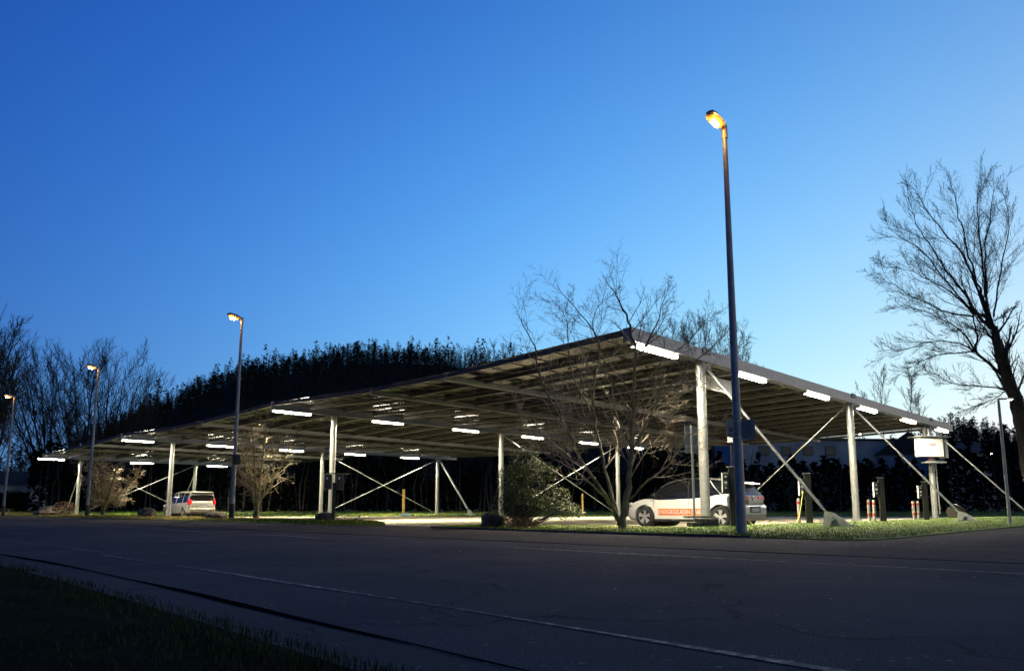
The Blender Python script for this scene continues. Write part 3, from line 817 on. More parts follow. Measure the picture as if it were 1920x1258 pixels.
def conifer(mbt, mbc, b, h, rg, n=90, wf=.2, ls=1):
    b = Vector(b); bend = Vector((rg.gauss(0, .03), rg.gauss(0, .03), 1))
    mbt.path([b, b+bend*h*.97], [h*.012, h*.003], 5, cap=False)
    style = rg.random()
    lob = [rg.uniform(.35, 1.3) for _ in range(9)]
    for i in range(n):
        t = (i+rg.random())/n; z = h*(.10+.9*t)
        env = (1-t)**.75 if style < .8 else max(.12, math.sin(PI*min(1, .25+.78*t)))*.8
        a = rg.uniform(0, 2*PI); k = lob[(int(t*5)+int(a*1.4)) % 9]
        L = h*wf*env*k*rg.uniform(.6, 1.15)+.22
        d = Vector((math.cos(a), math.sin(a), 0)); e = Vector((-d.y, d.x, 0))
        p = b+bend*z
        for q in range(3):
            f = rg.uniform(.15, 1); c = p+d*L*f+Vector((rg.gauss(0, .1), rg.gauss(0, .1), -L*.22*f+rg.gauss(0, .12)))
            w_ = rg.uniform(.16, .42)*(h/12)*ls; ug = Vector((rg.gauss(0, .5), rg.gauss(0, .5), rg.uniform(.4, 1)))*w_
            mbc.quad(c-e*w_*1.1, c-ug*.6, c+e*w_*1.1+d*w_*.5, c+ug*.8)
# forest mass on the slope (nobody could count it)
rg = random.Random(4); ft = MB(); fc = MB()
cnt = 0
while cnt < 900:
    px = rg.uniform(-60, 1960); d = rg.uniform(120, 268)
    x = (px-960)/FOC*d; y = d; dd = math.hypot(x, y); x *= d/dd; y *= d/dd
    z = hillz(x, y)
    lim = 1.0 if 250 < px < 1450 else .5
    conifer(ft, fc, (x, y, z-.6), rg.uniform(7, 12)*(.75 if d > 235 else 1)*(1 if lim == 1 else .7), rg, 44, .42); cnt += 1
rg = random.Random(41)
for _ in range(1100):
    px = rg.uniform(140, 1440) if rg.random() < .87 else rg.uniform(1770, 1960)
    d = rg.uniform(205, 260); x = (px-960)/FOC*d; y = d; dd = math.hypot(x, y); x *= d/dd; y *= d/dd
    z = hillz(x, y); h = rg.uniform(4, 7.5) if d > 240 else rg.uniform(5, 9)
    conifer(ft, fc, (x, y, z-.9), h, rg, 60, .5, .8)
for _ in range(800):
    px = rg.uniform(200, 1440); d = rg.uniform(246, 270)
    x = (px-960)/FOC*d; y = d; dd = math.hypot(x, y); x *= d/dd; y *= d/dd
    conifer(ft, fc, (x, y, hillz(x, y)-.9), rg.uniform(2.8, 5.6), rg, 44, .75, 1.15)
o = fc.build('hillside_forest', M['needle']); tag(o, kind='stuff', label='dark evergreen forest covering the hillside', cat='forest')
ft2 = ft.build('hillside_trunks', M['bark_dark']); tag(ft2, kind='stuff', label='trunks of the dark hillside forest', cat='forest')
# individual ridge conifers
protoC = []
for k in range(5):
    rg = random.Random(100+k); t = empty('conifer', (0, 0, 0)); a, b_ = MB(), MB()
    conifer(a, b_, (0, 0, 0), 12, rg, 430, (.32, .38, .44, .36, .48)[k], .6)
    a.build('trunk', M['bark_dark'], t); b_.build('crown', M['needle'], t); protoC.append(t)
usedC = set()
rg = random.Random(9)
skyl = [(180, 806), (260, 778), (330, 742), (385, 712), (410, 706), (440, 692), (470, 688), (505, 690), (530, 678), (560, 672), (590, 668), (620, 658), (655, 655), (680, 658), (700, 650), (735, 662), (760, 648), (790, 655), (808, 668), (1790, 796), (1815, 803), (1840, 806), (1860, 812), (1895, 815), (1915, 826)]
def ridge_pos(px, d=258):
    x = (px-960)/FOC*d; dd = math.hypot(x, d); return x*d/dd, d*d/dd
idx = 0
skx = [a for a, _ in skyl]; sky_ = [b_ for _, b_ in skyl]
xs_ = [190+i*11+rg.uniform(-4, 4) for i in range(12)] + [327+ i*8.5+rg.uniform(-4, 4) for i in range(58)] + [1785+i*9+rg.uniform(-3, 3) for i in range(16)]
for px in xs_:
    top = float(np.interp(px, skx, sky_))+abs(rg.gauss(0, 13))-9+7*math.sin(px*.045)+6*math.sin(px*.13+1)
    k = rg.randrange(5)
    x, y = ridge_pos(px, rg.uniform(246, 264)); z = hillz(x, y)
    P_ = atY(px, top, y); h = max(4, P_.z-z)
    if k in usedC: o = copy_tree(protoC[k])
    else: o = protoC[k]; usedC.add(k)
    s = min(h/12, 1.9)
    o.location = (x, y, z-.3); q_ = rg.uniform(.6, 1.15); o.scale = (q_, q_, s*1.03); o.rotation_euler = (0, 0, rg.uniform(0, 6))
    tag(o, 'dark conifer in the row along the wooded ridge', 'conifer', 'conifers along the ridge')
c_rd = dict(levels=4, trunk=1, seg=[7, 5, 4, 2], wob=[.04, .08, .1, .12], trop=[.02, .10, .08, .05], kids=[15, 8, 4, 0], t0=[.35, .2, .1, 0],
            ang=[34, 32, 32, 0], ratio=[.38, .5, .5, 0], rr=[.4, .5, .6, 0], taper=[.2, .3, .4, .5], rmin=.028, thin=.1)
protoB = []
for k in range(4):
    rg2 = random.Random(200+k); mbs = [MB(), MB()]
    grow(mbs, (0, 0, 0), (rg2.gauss(0, .03), 0, 1), 13.5, .16, 0, c_rd, rg2)
    t = empty('bare_ridge_tree', (0, 0, 0)); mbs[0].build('trunk', M['bark_dark'], t); mbs[1].build('crown', M['twig_dark'], t); protoB.append(t)
usedB = set(); rg = random.Random(14)
spec = [(px, 650+rg.uniform(-10, 26)) for px in np.arange(815, 985, 9.5)] + [(px, 612+rg.uniform(-14, 40)) for px in np.arange(1215, 1400, 13)] + \
       [(px, 700+rg.uniform(-8, 30)) for px in (346, 372, 470, 520, 545, 575, 640, 672, 700, 745)] + [(1385, 650), (1405, 672), (1420, 690), (1662, 712), (1712, 706), (1738, 745), (1618, 745)]
for px, top in spec:
    px += rg.uniform(-3, 3)
    if px < 800: top = float(np.interp(px, skx, sky_))+rg.uniform(-12, 4)
    k = rg.randrange(4); x, y = ridge_pos(px, rg.uniform(250, 266)); z = hillz(x, y)
    if k in usedB: o = copy_tree(protoB[k])
    else: o = protoB[k]; usedB.add(k)
    h = atY(px, top, y).z-z; s = max(.5, h/13.2)
    o.location = (x, y, z-.3); o.scale = (min(s, 1.25), min(s, 1.25), s); o.rotation_euler = (0, 0, rg.uniform(0, 6))
    tag(o, 'bare leafless tree standing against the sky on the ridge', 'tree', 'bare trees along the ridge')
# dark wood edge behind the lot
rg = random.Random(6); we = MB(); wt = MB()
for _ in range(24000):
    px = rg.uniform(-120, 2050); d = rg.uniform(80, 87); x = (px-960)/FOC*d
    hmax = 6.0+1.3*math.sin(px*.021)+.9*math.sin(px*.067+1)+.8*math.sin(px*.19+2)+.6*math.sin(px*.43)
    if 1430 < px < 1640: hmax = 5.6+.5*math.sin(px*.09)+.4*math.sin(px*.31)
    if px > 1740: hmax += .8
    if 58 > px: hmax = 2.2
    d += (0 if px > 60 else 0)
    z = hmax*rg.random()**.75; s = rg.uniform(.18, .5)
    p = Vector((x, d, z)); a = rg.uniform(0, 2*PI); e = Vector((math.cos(a), math.sin(a), rg.uniform(-.6, .6)))*s; g = Vector((rg.gauss(0, .4), rg.gauss(0, .4), 1))*s
    we.quad(p-e, p-g*.5, p+e, p+g*.5)
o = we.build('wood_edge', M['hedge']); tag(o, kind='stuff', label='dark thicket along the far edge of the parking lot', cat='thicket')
for _ in range(150):
    px = rg.uniform(-60, 1980); d = rg.uniform(78, 82); x = (px-960)/FOC*d; h = rg.uniform(5, 7)
    if 1420 < px < 1650: h = 5
    if px < 60: continue
    wt.path([(x, d, 0), (x+rg.gauss(0, .2), d, h*.5), (x+rg.gauss(0, .5), d, h)], [.10*rg.uniform(.5, 1.4), .07, .02], 5, cap=False)
o = wt.build('wood_edge_trunks', M['bark_dark']); tag(o, kind='stuff', label='thin dark trunks along the far edge of the parking lot', cat='thicket')

# ------------------------------------------------------------------ houses
def house(loc, rz, L, D, H, rh, wall, label, wins, flat=False):
    t = empty('house', loc, rz, label, 'house')
    MB().box((0, 0, H/2), (L, D, H)).build('wall', wall, t)
    if flat: MB().box((0, 0, H+.12), (L+.4, D+.4, .24)).build('roof', M['roof'], t)
    else:
        r_ = MB()
        o_ = .4
        q = [(-L/2-o_, -D/2-o_, H-.1), (-L/2-o_, 0, H+rh), (-L/2-o_, D/2+o_, H-.1)]
        q2 = [(L/2+o_, y, z) for _, y, z in q]
        r_.loft([q, q2]).build('roof', M['roof'], t)
    for x, z, ww, wh in wins:
        f = MB().box((x, -D/2-.03, z), (ww+.16, .08, wh+.16)).build('window', M['wall_dark'], t)
        MB().box((x, -D/2-.075, z), (ww, .02, wh)).build('pane', M['window'], f)
    return t
p = atY(1505, 860, 95); house((p.x, 95, 0), R(4), 20, 9, 8.9, 2, M['wall_pale'], 'long pale flat-roofed building beyond the right half of the lot', [(-7+2.8*i, 7.6, 1.1, 1.0) for i in range(4)], True)
p = atY(1715, 860, 92); house((p.x, 92, 0), R(55), 8, 7, 7.2, 2.6, M['wall_pale'], 'gabled house with a steep roof behind the cabinet column', [(-2, 5, 1, 1.2), (1.5, 5, 1, 1.2)])
p = atY(1795, 860, 97); house((p.x, 97, 0), R(-10), 6, 6, 7.6, 1.6, M['wall_pale'], 'small pale house low behind the right-hand rake strut', [(0, 6, 1, 1)])
p = atY(28, 900, 88); house((p.x, 88, 0), R(15), 5.4, 6, 3.4, 1.6, M['wall_pale'], 'low dark house behind the leftmost street lamp', [(-1.4, 2, 1, 1.1), (1.0, 2, 1.2, 1.1)])
def far_lamp(px, py, Y, label, col='sodium'):
    p = atY(px, py, Y); t = empty('distant_lamp', (p.x, p.y, .1), 0, label, 'lamp')
    MB().path([(0, 0, 0), (0, 0, p.z)], .05, 6).build('pole', M['pole_blue'], t)
    MB().box((0, -.1, p.z+.12), (.3, .3, .1)).build('head', M['lamphead'], t)
    MB().path([(0, -.1, p.z-.12), (0, -.1, p.z+.06)], [.08, .13], 10).build('bulb', M['ledwhite'], t)
far_lamp(1612, 816, 93, 'tiny distant lamp right of the middle front column')
far_lamp(1857, 853, 90, 'tiny distant lamp in the dark at the far right')

# ------------------------------------------------------------------ cars
def cat(xs, pts):
    """smooth interpolation of keyed tuples"""
    K = [p[0] for p in pts]; V = np.array([p[1:] for p in pts], float); out = []
    for x in xs:
        x = min(max(x, K[0]), K[-1]); i = max(0, min(len(K)-2, int(np.searchsorted(K, x, side='right'))-1))
        t = (x-K[i])/(K[i+1]-K[i]); 
        h = lambda j: V[max(0, min(len(K)-1, j))]
        m0 = (h(i+1)-h(i-1))/(K[min(i+1, len(K)-1)]-K[max(i-1, 0)])*(K[i+1]-K[i]) if i > 0 else (h(i+1)-h(i))
        m1 = (h(i+2)-h(i))/(K[min(i+2, len(K)-1)]-K[i])*(K[i+1]-K[i]) if i < len(K)-2 else (h(i+1)-h(i))
        t2, t3 = t*t, t*t*t
        out.append((2*t3-3*t2+1)*h(i)+(t3-2*t2+t)*m0+(-2*t3+3*t2)*h(i+1)+(t3-t2)*m1)
    return out
def apply_bool(o, cutters):
    for c in cutters:
        m = o.modifiers.new('cut', 'BOOLEAN'); m.operation = 'DIFFERENCE'; m.object = c; m.solver = 'EXACT'
    dg = bpy.context.evaluated_depsgraph_get(); dg.update()
    me = bpy.data.meshes.new_from_object(o.evaluated_get(dg)); o.modifiers.clear(); o.data = me
    for c in cutters: bpy.data.objects.remove(c)
def wheel(parent, x, y, r, side, style):
    wt_ = .21; w_ = empty('wheel', (x, y, r)); w_.parent = parent
    rings = []; n = 28
    for (rr, yy) in ((r*.66, -wt_/2), (r*.93, -wt_/2), (r, -wt_/2+.03), (r, wt_/2-.03), (r*.93, wt_/2), (r*.66, wt_/2)):
        rings.append([(rr*math.cos(2*PI*k/n), yy, rr*math.sin(2*PI*k/n)) for k in range(n)])
    rings.append(rings[0])
    MB().loft(rings, cap=False).build('tyre', M['rubber'], w_, smooth=True)
    rm = MB(); yo = side*(wt_/2-.035)
    MB().path([(0, yo-side*.10, 0), (0, yo-side*.05, 0)], r*.67, 28).build('rim_back', M['black'], w_)
    if style == 'ev':
        for k in range(5):
            a = 2*PI*k/5+.3
            d = Vector((math.cos(a), 0, math.sin(a))); e = Vector((-math.sin(a), 0, math.cos(a)))
            ri, ro = r*.12, r*.63
            q = [d*ri-e*.02, d*ri+e*.02, d*ro*.97+e*.075, d*ro*1.0+e*.0, d*ro*.97-e*.062]
            lo = [v+Vector((0, yo-side*.03, 0)) for v in q]; hi = [v+Vector((0, yo+side*.012, 0)) for v in q]
            rm.loft([lo, hi])
        rm.path([(0, yo-.03*side, 0), (0, yo+.02*side, 0)], r*.13, 16)
        rr_ = [[(q_*math.cos(2*PI*k/n), yy, q_*math.sin(2*PI*k/n)) for k in range(n)] for q_, yy in ((r*.645, yo), (r*.675, yo), (r*.675, yo+side*.02), (r*.645, yo+side*.02), (r*.645, yo))]
        rm.loft(rr_, cap=False); rm.build('rim', M['rim_alu'], w_)
    else:
        rm.path([(0, yo-.05*side, 0), (0, yo, 0)], r*.6, 24); rm.path([(0, yo-.02*side, 0), (0, yo+.03*side, 0)], r*.2, 16)
        rr_ = [[(q_*math.cos(2*PI*k/n), yy, q_*math.sin(2*PI*k/n)) for k in range(n)] for q_, yy in ((r*.6, yo), (r*.68, yo), (r*.68, yo+side*.02), (r*.6, yo+side*.02), (r*.6, yo))]
        rm.loft(rr_, cap=False)
        rm.build('rim', M['rim_steel'], w_)
        hb = MB()
        for k in range(8):
            a = 2*PI*k/8; hb.path([(r*.42*math.cos(a), yo-.01*side, r*.42*math.sin(a)), (r*.42*math.cos(a), yo+.006*side, r*.42*math.sin(a))], r*.07, 8)
        hb.build('rim_holes', M['black'], w_)
def lower_body(t, keys, m, wb, wr, arch):
    xs = np.linspace(keys[0][0], keys[-1][0], 46); rings = []
    for x, v in zip(xs, cat(xs, keys)):
        zb, zt, w_ = v
        half = [(0, zb), (w_*.82, zb), (w_*.985, zb+.07), (w_, zb+(zt-zb)*.30), (w_*1.0, zb+(zt-zb)*.55), (w_*.975, zt-.13), (w_*.955, zt-.07), (w_*.92, zt-.025), (w_*.8, zt), (w_*.4, zt+.03), (0, zt+.035)]
        ring = [(x, y, z) for y, z in half]+[(x, -y, z) for y, z in reversed(half[1:-1])]
        rings.append(ring)
    o = MB().loft(rings).build('body', m, t)
    bm = bmesh.new(); bm.from_mesh(o.data); bmesh.ops.recalc_face_normals(bm, faces=bm.faces); bm.to_mesh(o.data); bm.free()
    cut = []
    for x in wb:
        for sd in (-1, 1):
            c = MB().path([(x, sd*.55, wr), (x, sd*1.2, wr)], arch, 36).build('cutter', m)
            bm = bmesh.new(); bm.from_mesh(c.data); bmesh.ops.recalc_face_normals(bm, faces=bm.faces); bm.to_mesh(c.data); bm.free()
            c.parent = t; cut.append(c)
    bpy.context.view_layer.update()
    apply_bool(o, cut)
    o.data.polygons.foreach_set('use_smooth', [True]*len(o.data.polygons)); o.data.set_sharp_from_angle(angle=R(32))
    for x in wb: MB().path([(x, -.54, wr), (x, .54, wr)], arch-.01, 24).build('arch_liner', M['black'], t)
    return o
def cabin(t, keys, m, name='glasshouse'):
    xs = np.linspace(keys[0][0], keys[-1][0], 40); rings = []
    for x, v in zip(xs, cat(xs, keys)):
        z0, z1, w0, w1 = v
        z1 = max(z1, z0+.01)
        half = [(0, z0-.05), (w0, z0-.05), (w0*.6+w1*.4+.012, z0+(z1-z0)*.45), (w1+.02, z0+(z1-z0)*.85), (w1-.03, z1-.012), (w1*.6, z1+.01), (0, z1+.018)]
        rings.append([(x, y, z) for y, z in half]+[(x, -y, z) for y, z in reversed(half[1:-1])])
    o = MB().loft(rings).build(name, m, t, smooth=True); return o
def roofskin(t, keys, x0, x1, m, drop=.10):
    xs = np.linspace(x0, x1, 22); rings = []
    for x, v in zip(xs, cat(xs, keys)):
        z0, z1, w0, w1 = v
        half = [(0, z1+.024), (w1*.6, z1+.016), (w1-.025, z1-.004), (w1+.028, z0+(z1-z0)*(1-drop)), (w1+.024, z0+(z1-z0)*(1-drop)-.01), (w1-.05, z1-.03), (0, z1-.0)]
        rings.append([(x, y, z) for y, z in half]+[(x, -y, z) for y, z in reversed(half[1:-1])])
    return MB().loft(rings).build('roof', m, t, smooth=True)
def pillar(t, keys, xb, xt, wd, m, name='pillar'):
    for sd in (-1, 1):
        L = []
        for q in range(7):
            f_ = q/6; x = xb+(xt-xb)*f_; v = cat([x], keys)[0]; z0, z1, w0, w1 = v
            hz = [z0-.05, z0+(z1-z0)*.45, z0+(z1-z0)*.85, z1-.012]; hy = [w0, w0*.6+w1*.4+.012, w1+.02, w1-.03]
            z = z0-.03+(z1-.02-z0)*f_; y = float(np.interp(z, hz, hy))+.008
            L.append((x, y, z))
        rings = [[(x-wd/2, sd*(y-.03), z), (x-wd/2, sd*y, z), (x+wd/2, sd*y, z), (x+wd/2, sd*(y-.03), z)] for x, y, z in L]
        MB().loft(rings).build(name, m, t)
def text_mesh(s, size, m, parent, loc, rot, ext=.002, name='lettering'):
    cu = bpy.data.curves.new('t', 'FONT'); cu.body = s; cu.size = size; cu.extrude = ext; cu.align_x = 'CENTER'; cu.align_y = 'CENTER'
    o = bpy.data.objects.new('tmp', cu); COL.objects.link(o); bpy.context.view_layer.update()
    me = bpy.data.meshes.new_from_object(o.evaluated_get(bpy.context.evaluated_depsgraph_get())); bpy.data.objects.remove(o)
    me.materials.clear(); me.materials.append(m)
    q = bpy.data.objects.new(name, me); COL.objects.link(q); q.parent = parent; q.location = loc; q.rotation_euler = rot
    return q

# --- white electric hatchback (heads along B, its left side to the camera)
SC = 1.1
ev = empty('parked_car', (7.26-.03+.62*.72, 25.0+.02, LOT), ANG+PI/2, 'white electric hatchback with an orange side sticker, plugged in at the chargers', 'car')
ev.scale = (SC, SC, SC)
# origin = midpoint of wheelbase on the ground
rw = Vector((7.15, 25.2)); hd = Vector((BX[0], BX[1])); lf_ = Vector((-AX[0], -AX[1]))
c_ = rw + hd*1.385*SC - lf_*.78*SC
ev.location = (c_.x, c_.y, LOT)
kb_ = [(-2.04, .42, .74, .70), (-2.0, .30, .96, .80), (-1.85, .24, 1.06, .87), (-1.385, .22, 1.06, .895), (-.6, .20, 1.00, .895), (.3, .20, .97, .895), (1.0, .20, .96, .895), (1.385, .21, .94, .89), (1.75, .22, .87, .87), (2.05, .24, .74, .80), (2.18, .28, .62, .68), (2.22, .36, .55, .58)]
body = lower_body(ev, kb_, M['white_car'], (1.385, -1.385), .345, .395)
gk = [(-1.98, 1.04, 1.08, .70, .60), (-1.9, 1.05, 1.28, .74, .60), (-1.7, 1.04, 1.42, .80, .62), (-1.2, 1.03, 1.52, .84, .64), (-.5, .98, 1.57, .86, .65), (.1, .96, 1.555, .86, .645), (.6, .95, 1.44, .86, .65), (1.05, .94, 1.19, .84, .70), (1.38, .94, .97, .78, .74)]
cabin(ev, gk, M['glass']); 
rf = roofskin(ev, gk, -1.75, .25, M['black'], .04); rf['label'] = 'black roof'
pillar(ev, gk, -.28, -.22, .05, M['black']); pillar(ev, gk, -1.45, -.95, .03, M['white_car'], 'pillar')
# silver roof line
for sd in (-1, 1):
    L = []
    for x in np.linspace(.85, -1.8, 20):
        z0, z1, w0, w1 = cat([x], gk)[0]; L.append((x, sd*(w1+.015), z1-.028+.01))
    MB().path(L, .014, 6).build('roof_trim', M['chrome'], ev)
wg = MB().xprism([(-1.62, 1.475), (-2.0, 1.40), (-2.03, 1.375), (-1.7, 1.40)], -.60, .60).build('spoiler', M['white_car'], ev, bev=.008)
wg2 = MB().box((-2.005, 0, 1.372), (.03, 1.1, .012)).build('brake_light', M['red_lamp'], ev)
hk = MB()
ht = [(-1.965, 1.12), (-2.045, 1.02), (-2.07, .90), (-2.07, .74), (-2.0, .72), (-1.9, 1.08)]
MB().xprism(ht, -.68, .68).build('tailgate', M['hatch'], ev, bev=.01)
for sd in (-1, 1):
    MB().loft([[(-1.80, sd*.885, .90), (-1.80, sd*.885, 1.00), (-1.80, sd*.80, 1.0), (-1.80, sd*.80, .90)], [(-1.98, sd*.845, .87), (-1.98, sd*.84, 1.01), (-1.9, sd*.7, 1.0), (-1.9, sd*.7, .88)], [(-2.085, sd*.70, .88), (-2.075, sd*.70, 1.0), (-2.0, sd*.6, .98), (-2.0, sd*.6, .88)], [(-2.09, sd*.34, .91), (-2.08, sd*.34, .97), (-2.04, sd*.34, .97), (-2.04, sd*.34, .91)]]).build('tail_lamp', M['red_lamp'], ev)
bumper = MB().xprism([(-2.02, .30), (-2.08, .36), (-2.11, .50), (-2.11, .66), (-2.06, .735), (-1.9, .73), (-1.9, .3)], -.80, .80).build('rear_bumper', M['white_car'], ev, bev=.03)
MB().xprism([(-2.06, .24), (-2.12, .34), (-2.115, .41), (-2.0, .43), (-1.9, .25)], -.7, .7).build('diffuser', mat('taupe diffuser', (.28, .25, .20), .5), ev)
pl = MB().box((-2.118, 0, .565), (.016, .52, .115)).build('licence_plate', M['plate'], ev)
MB().box((-2.105, 0, .575), (.014, .74, .20)).build('plate_recess', M['black'], ev)
em = MB(); n = 26
em.loft([[(-2.08+dx, .075*k_*math.cos(2*PI*i/n), .93+.075*k_*math.sin(2*PI*i/n)) for i in range(n)] for dx, k_ in ((0, 1), (-.02, 1), (-.02, .86), (0, .86), (0, 1))], cap=False)
for a_, b_ in (((-.045, .052), (-.018, .004)), ((-.018, .004), (0, .05)), ((0, .05), (.018, .004)), ((.018, .004), (.045, .052)), ((-.062, .02), (-.028, -.055)), ((-.028, -.055), (0, -.01)), ((0, -.01), (.028, -.055)), ((.028, -.055), (.062, .02))):
    em.bar((-2.092, a_[0], .93+a_[1]), (-2.092, b_[0], .93+b_[1]), .012, .012)
em.build('emblem', M['chrome'], ev)
MB().bar((-1.99, -.02, 1.17), (-1.96, .28, 1.19), .02, .02).build('rear_wiper', M['black'], ev)
for sd in (-1, 1):
    for x in (1.385, -1.385): wheel(ev, x, sd*.80, .345, sd, 'ev')
    MB().loft([[(2.02, sd*.84, .70), (2.02, sd*.83, .80), (1.9, sd*.80, .82), (1.9, sd*.85, .72)], [(2.2, sd*.62, .62), (2.19, sd*.60, .70), (2.1, sd*.55, .70), (2.1, sd*.62, .62)]]).build('headlight', M['clear_lamp'], ev)
    mr = MB().loft([[(.90, sd*.95, 1.0), (.90, sd*1.06, 1.02), (.90, sd*1.06, 1.11), (.90, sd*.96, 1.12)], [(1.02, sd*.95, 1.01), (1.02, sd*1.03, 1.03), (1.02, sd*1.03, 1.09), (1.02, sd*.96, 1.09)]]).build('mirror', M['black'], ev)
    MB().bar((.93, sd*.86, .99), (.93, sd*.97, 1.02), .05, .03).build('mirror_arm', M['black'], ev)
    for x in (.15, -.72):
        MB().bar((x, sd*.905, .83), (x+.2, sd*.905, .825), .02, .03).build('door_handle', M['white_car'], ev)
    MB().bar((-1.0, sd*.885, .235), (1.0, sd*.885, .235), .05, .08).build('sill', M['black'], ev)
    g = MB()
    for x0, z0, x1, z1 in ((.98, .30, 1.02, .93), (-.28, .30, -.30, .95), (-1.02, .62, -1.12, .98)):
        g.bar((x0, sd*.897, z0), (x1, sd*.880, z1), .008, .008)
    g.build('door_seam', M['black'], ev)
stk = MB().box((.02, .9005, .50), (1.62, .004, .21)).build('side_sticker', M['orange'], ev)
tm = text_mesh('ENERGIEGELADEN DABEI', .165, M['white'], stk, (.02, .9045, .495), (PI/2, 0, PI))
tm.scale = (.86, 1.15, 1)
stk2 = MB().box((-.98+.06, .9005, .56), (.2, .004, .22)).build('small_sticker', mat('pale pink sticker', (.6, .45, .42), .6), ev)
MB().bar((1.05, .1, 1.0), (1.3, .55, .985), .02, .015).build('wiper', M['black'], ev)

# --- silver people carrier
S2 = 1.15
mv = empty('parked_car', (0, 0, LOT), ANG+PI/2, 'silver people carrier parked with its rear to the road, left half of the lot', 'car'); mv.scale = (S2,)*3
rc = Vector((-22.75, 54.2)); c_ = rc+hd*2.15*S2
mv.location = (c_.x, c_.y, LOT)
kb2 = [(-2.2, .44, .80, .78), (-2.16, .36, .98, .84), (-2.0, .30, 1.02, .875), (-1.35, .24, 1.00, .88), (-.4, .22, .98, .88), (.6, .22, .96, .88), (1.2, .22, .97, .87), (1.6, .24, .90, .86), (2.0, .26, .78, .80), (2.2, .30, .66, .68), (2.26, .40, .55, .6)]
lower_body(mv, kb2, M['silver_car'], (1.40, -1.35), .32, .375)
gk2 = [(-2.16, .98, 1.06, .80, .70), (-2.12, .98, 1.50, .81, .70), (-2.0, .98, 1.62, .83, .69), (-1.2, .98, 1.66, .85, .68), (-.3, .97, 1.665, .86, .68), (.4, .96, 1.58, .86, .68), (.9, .96, 1.36, .85, .70), (1.5, .95, 1.0, .80, .75)]
cabin(mv, gk2, M['glass']); roofskin(mv, gk2, -2.13, .42, M['silver_car'], .12)
pillar(mv, gk2, -.15, -.25, .06, M['silver_car']); pillar(mv, gk2, -1.15, -1.2, .06, M['silver_car']); pillar(mv, gk2, -1.95, -2.0, .22, M['silver_car'])
MB().xprism([(-2.0, 1.66), (-2.28, 1.60), (-2.27, 1.57), (-2.0, 1.60)], -.66, .66).build('spoiler', M['silver_car'], mv, bev=.01)
MB().xprism([(-2.15, 1.04), (-2.23, .98), (-2.25, .60), (-2.1, .58)], -.66, .66).build('tailgate', M['silver_car'], mv, bev=.012)
MB().box((-2.252, 0, .80), (.016, .9, .035)).build('trim_bar', M['chrome'], mv)
MB().box((-2.256, 0, .71), (.014, .52, .11)).build('licence_plate', M['plate'], mv)
MB().xprism([(-2.15, .30), (-2.27, .36), (-2.29, .56), (-2.2, .60), (-2.0, .6), (-2.0, .3)], -.83, .83).build('rear_bumper', M['silver_car'], mv, bev=.03)
MB().path([(-2.25, 0, .34), (-2.38, 0, .34), (-2.38, 0, .42)], .022, 8).build('tow_bar', M['black'], mv)
for sd in (-1, 1):
    MB().loft([[(-2.26, sd*.73, .82), (-2.26, sd*.84, .82), (-2.0, sd*.885, .82), (-2.0, sd*.7, .82)], [(-2.25, sd*.72, .98), (-2.24, sd*.84, .98), (-1.96, sd*.885, .98), (-1.96, sd*.7, .98)], [(-2.2, sd*.69, 1.16), (-2.19, sd*.80, 1.16), (-2.05, sd*.845, 1.16), (-2.05, sd*.7, 1.16)]]).build('tail_lamp', M['red_lamp'], mv)
    for x in (1.40, -1.35): wheel(mv, x, sd*.785, .32, sd, 'st')
    MB().loft([[(.98, sd*.93, .99), (.98, sd*1.06, 1.0), (.98, sd*1.06, 1.13), (.98, sd*.93, 1.13)], [(1.1, sd*.93, 1.0), (1.1, sd*1.03, 1.02), (1.1, sd*1.03, 1.10), (1.1, sd*.93, 1.10)]]).build('mirror', M['silver_car'], mv)
    for x in (.1, -.85): MB().bar((x, sd*.89, .80), (x+.2, sd*.89, .80), .02, .03).build('door_handle', M['silver_car'], mv)
    MB().loft([[(1.95, sd*.82, .66), (1.95, sd*.82, .80), (1.8, sd*.80, .84), (1.8, sd*.86, .70)], [(2.2, sd*.62, .60), (2.19, sd*.60, .70), (2.1, sd*.55, .70), (2.1, sd*.62, .60)]]).build('headlight', M['clear_lamp'], mv)
    g = MB()
    for x0, z0, x1, z1 in ((.95, .30, .98, .93), (-.2, .30, -.2, .94), (-1.0, .62, -1.1, .95)): g.bar((x0, sd*.884, z0), (x1, sd*.868, z1), .008, .008)
    g.build('door_seam', M['black'], mv)

# ------------------------------------------------------------------ chargers, bollards
def charger():
    t = empty('charging_post', (0, 0, 0))
    MB().box((0, 0, .93), (.22, .12, 1.86)).build('column', M['charger'], t, bev=.01)
    MB().box((-.02, 0, 1.875), (.27, .15, .02)).build('cap', M['frame_alu'], t)
    MB().box((0, 0, .01), (.5, .3, .02)).build('base_plate', M['steel_dark'], t)
    wb_ = MB().box((-.21, -.05, 1.40), (.19, .14, .58)).build('wallbox', M['black'], t, bev=.03)
    MB().loft([[(-.315+.02, -.125, 1.14), (-.315, -.11, 1.10), (-.315, .02, 1.10), (-.305, .02, 1.14)], [(-.315+.02, -.125, 1.66), (-.315, -.11, 1.70), (-.315, .02, 1.70), (-.305, .02, 1.66)]]).build('wallbox_trim', M['white'], wb_)
    for z, s_ in ((1.58, .035), (1.41, .05), (1.25, .032)):
        MB().box((-.21, -.123, z), (s_*1.7, .012, s_*1.3)).build('indicator', M['plate'], wb_)
    MB().path([(-.21, -.16, 1.33), (-.21, -.12, 1.33)], .03, 10).build('socket', M['chrome'], wb_)
    return t
CH = [(6.50, 21.65), (10.35, 25.75), (14.75, 29.4), (19.0, 33.9)]
LBL = ['dark charging post half hidden behind the big street lamp pole', 'dark charging post with the yellow cable, just right of the white hatchback', 'dark charging post in the middle of the row, right of the middle front column', 'dark charging post farthest right, beside the column with the cabinet']
pc = None
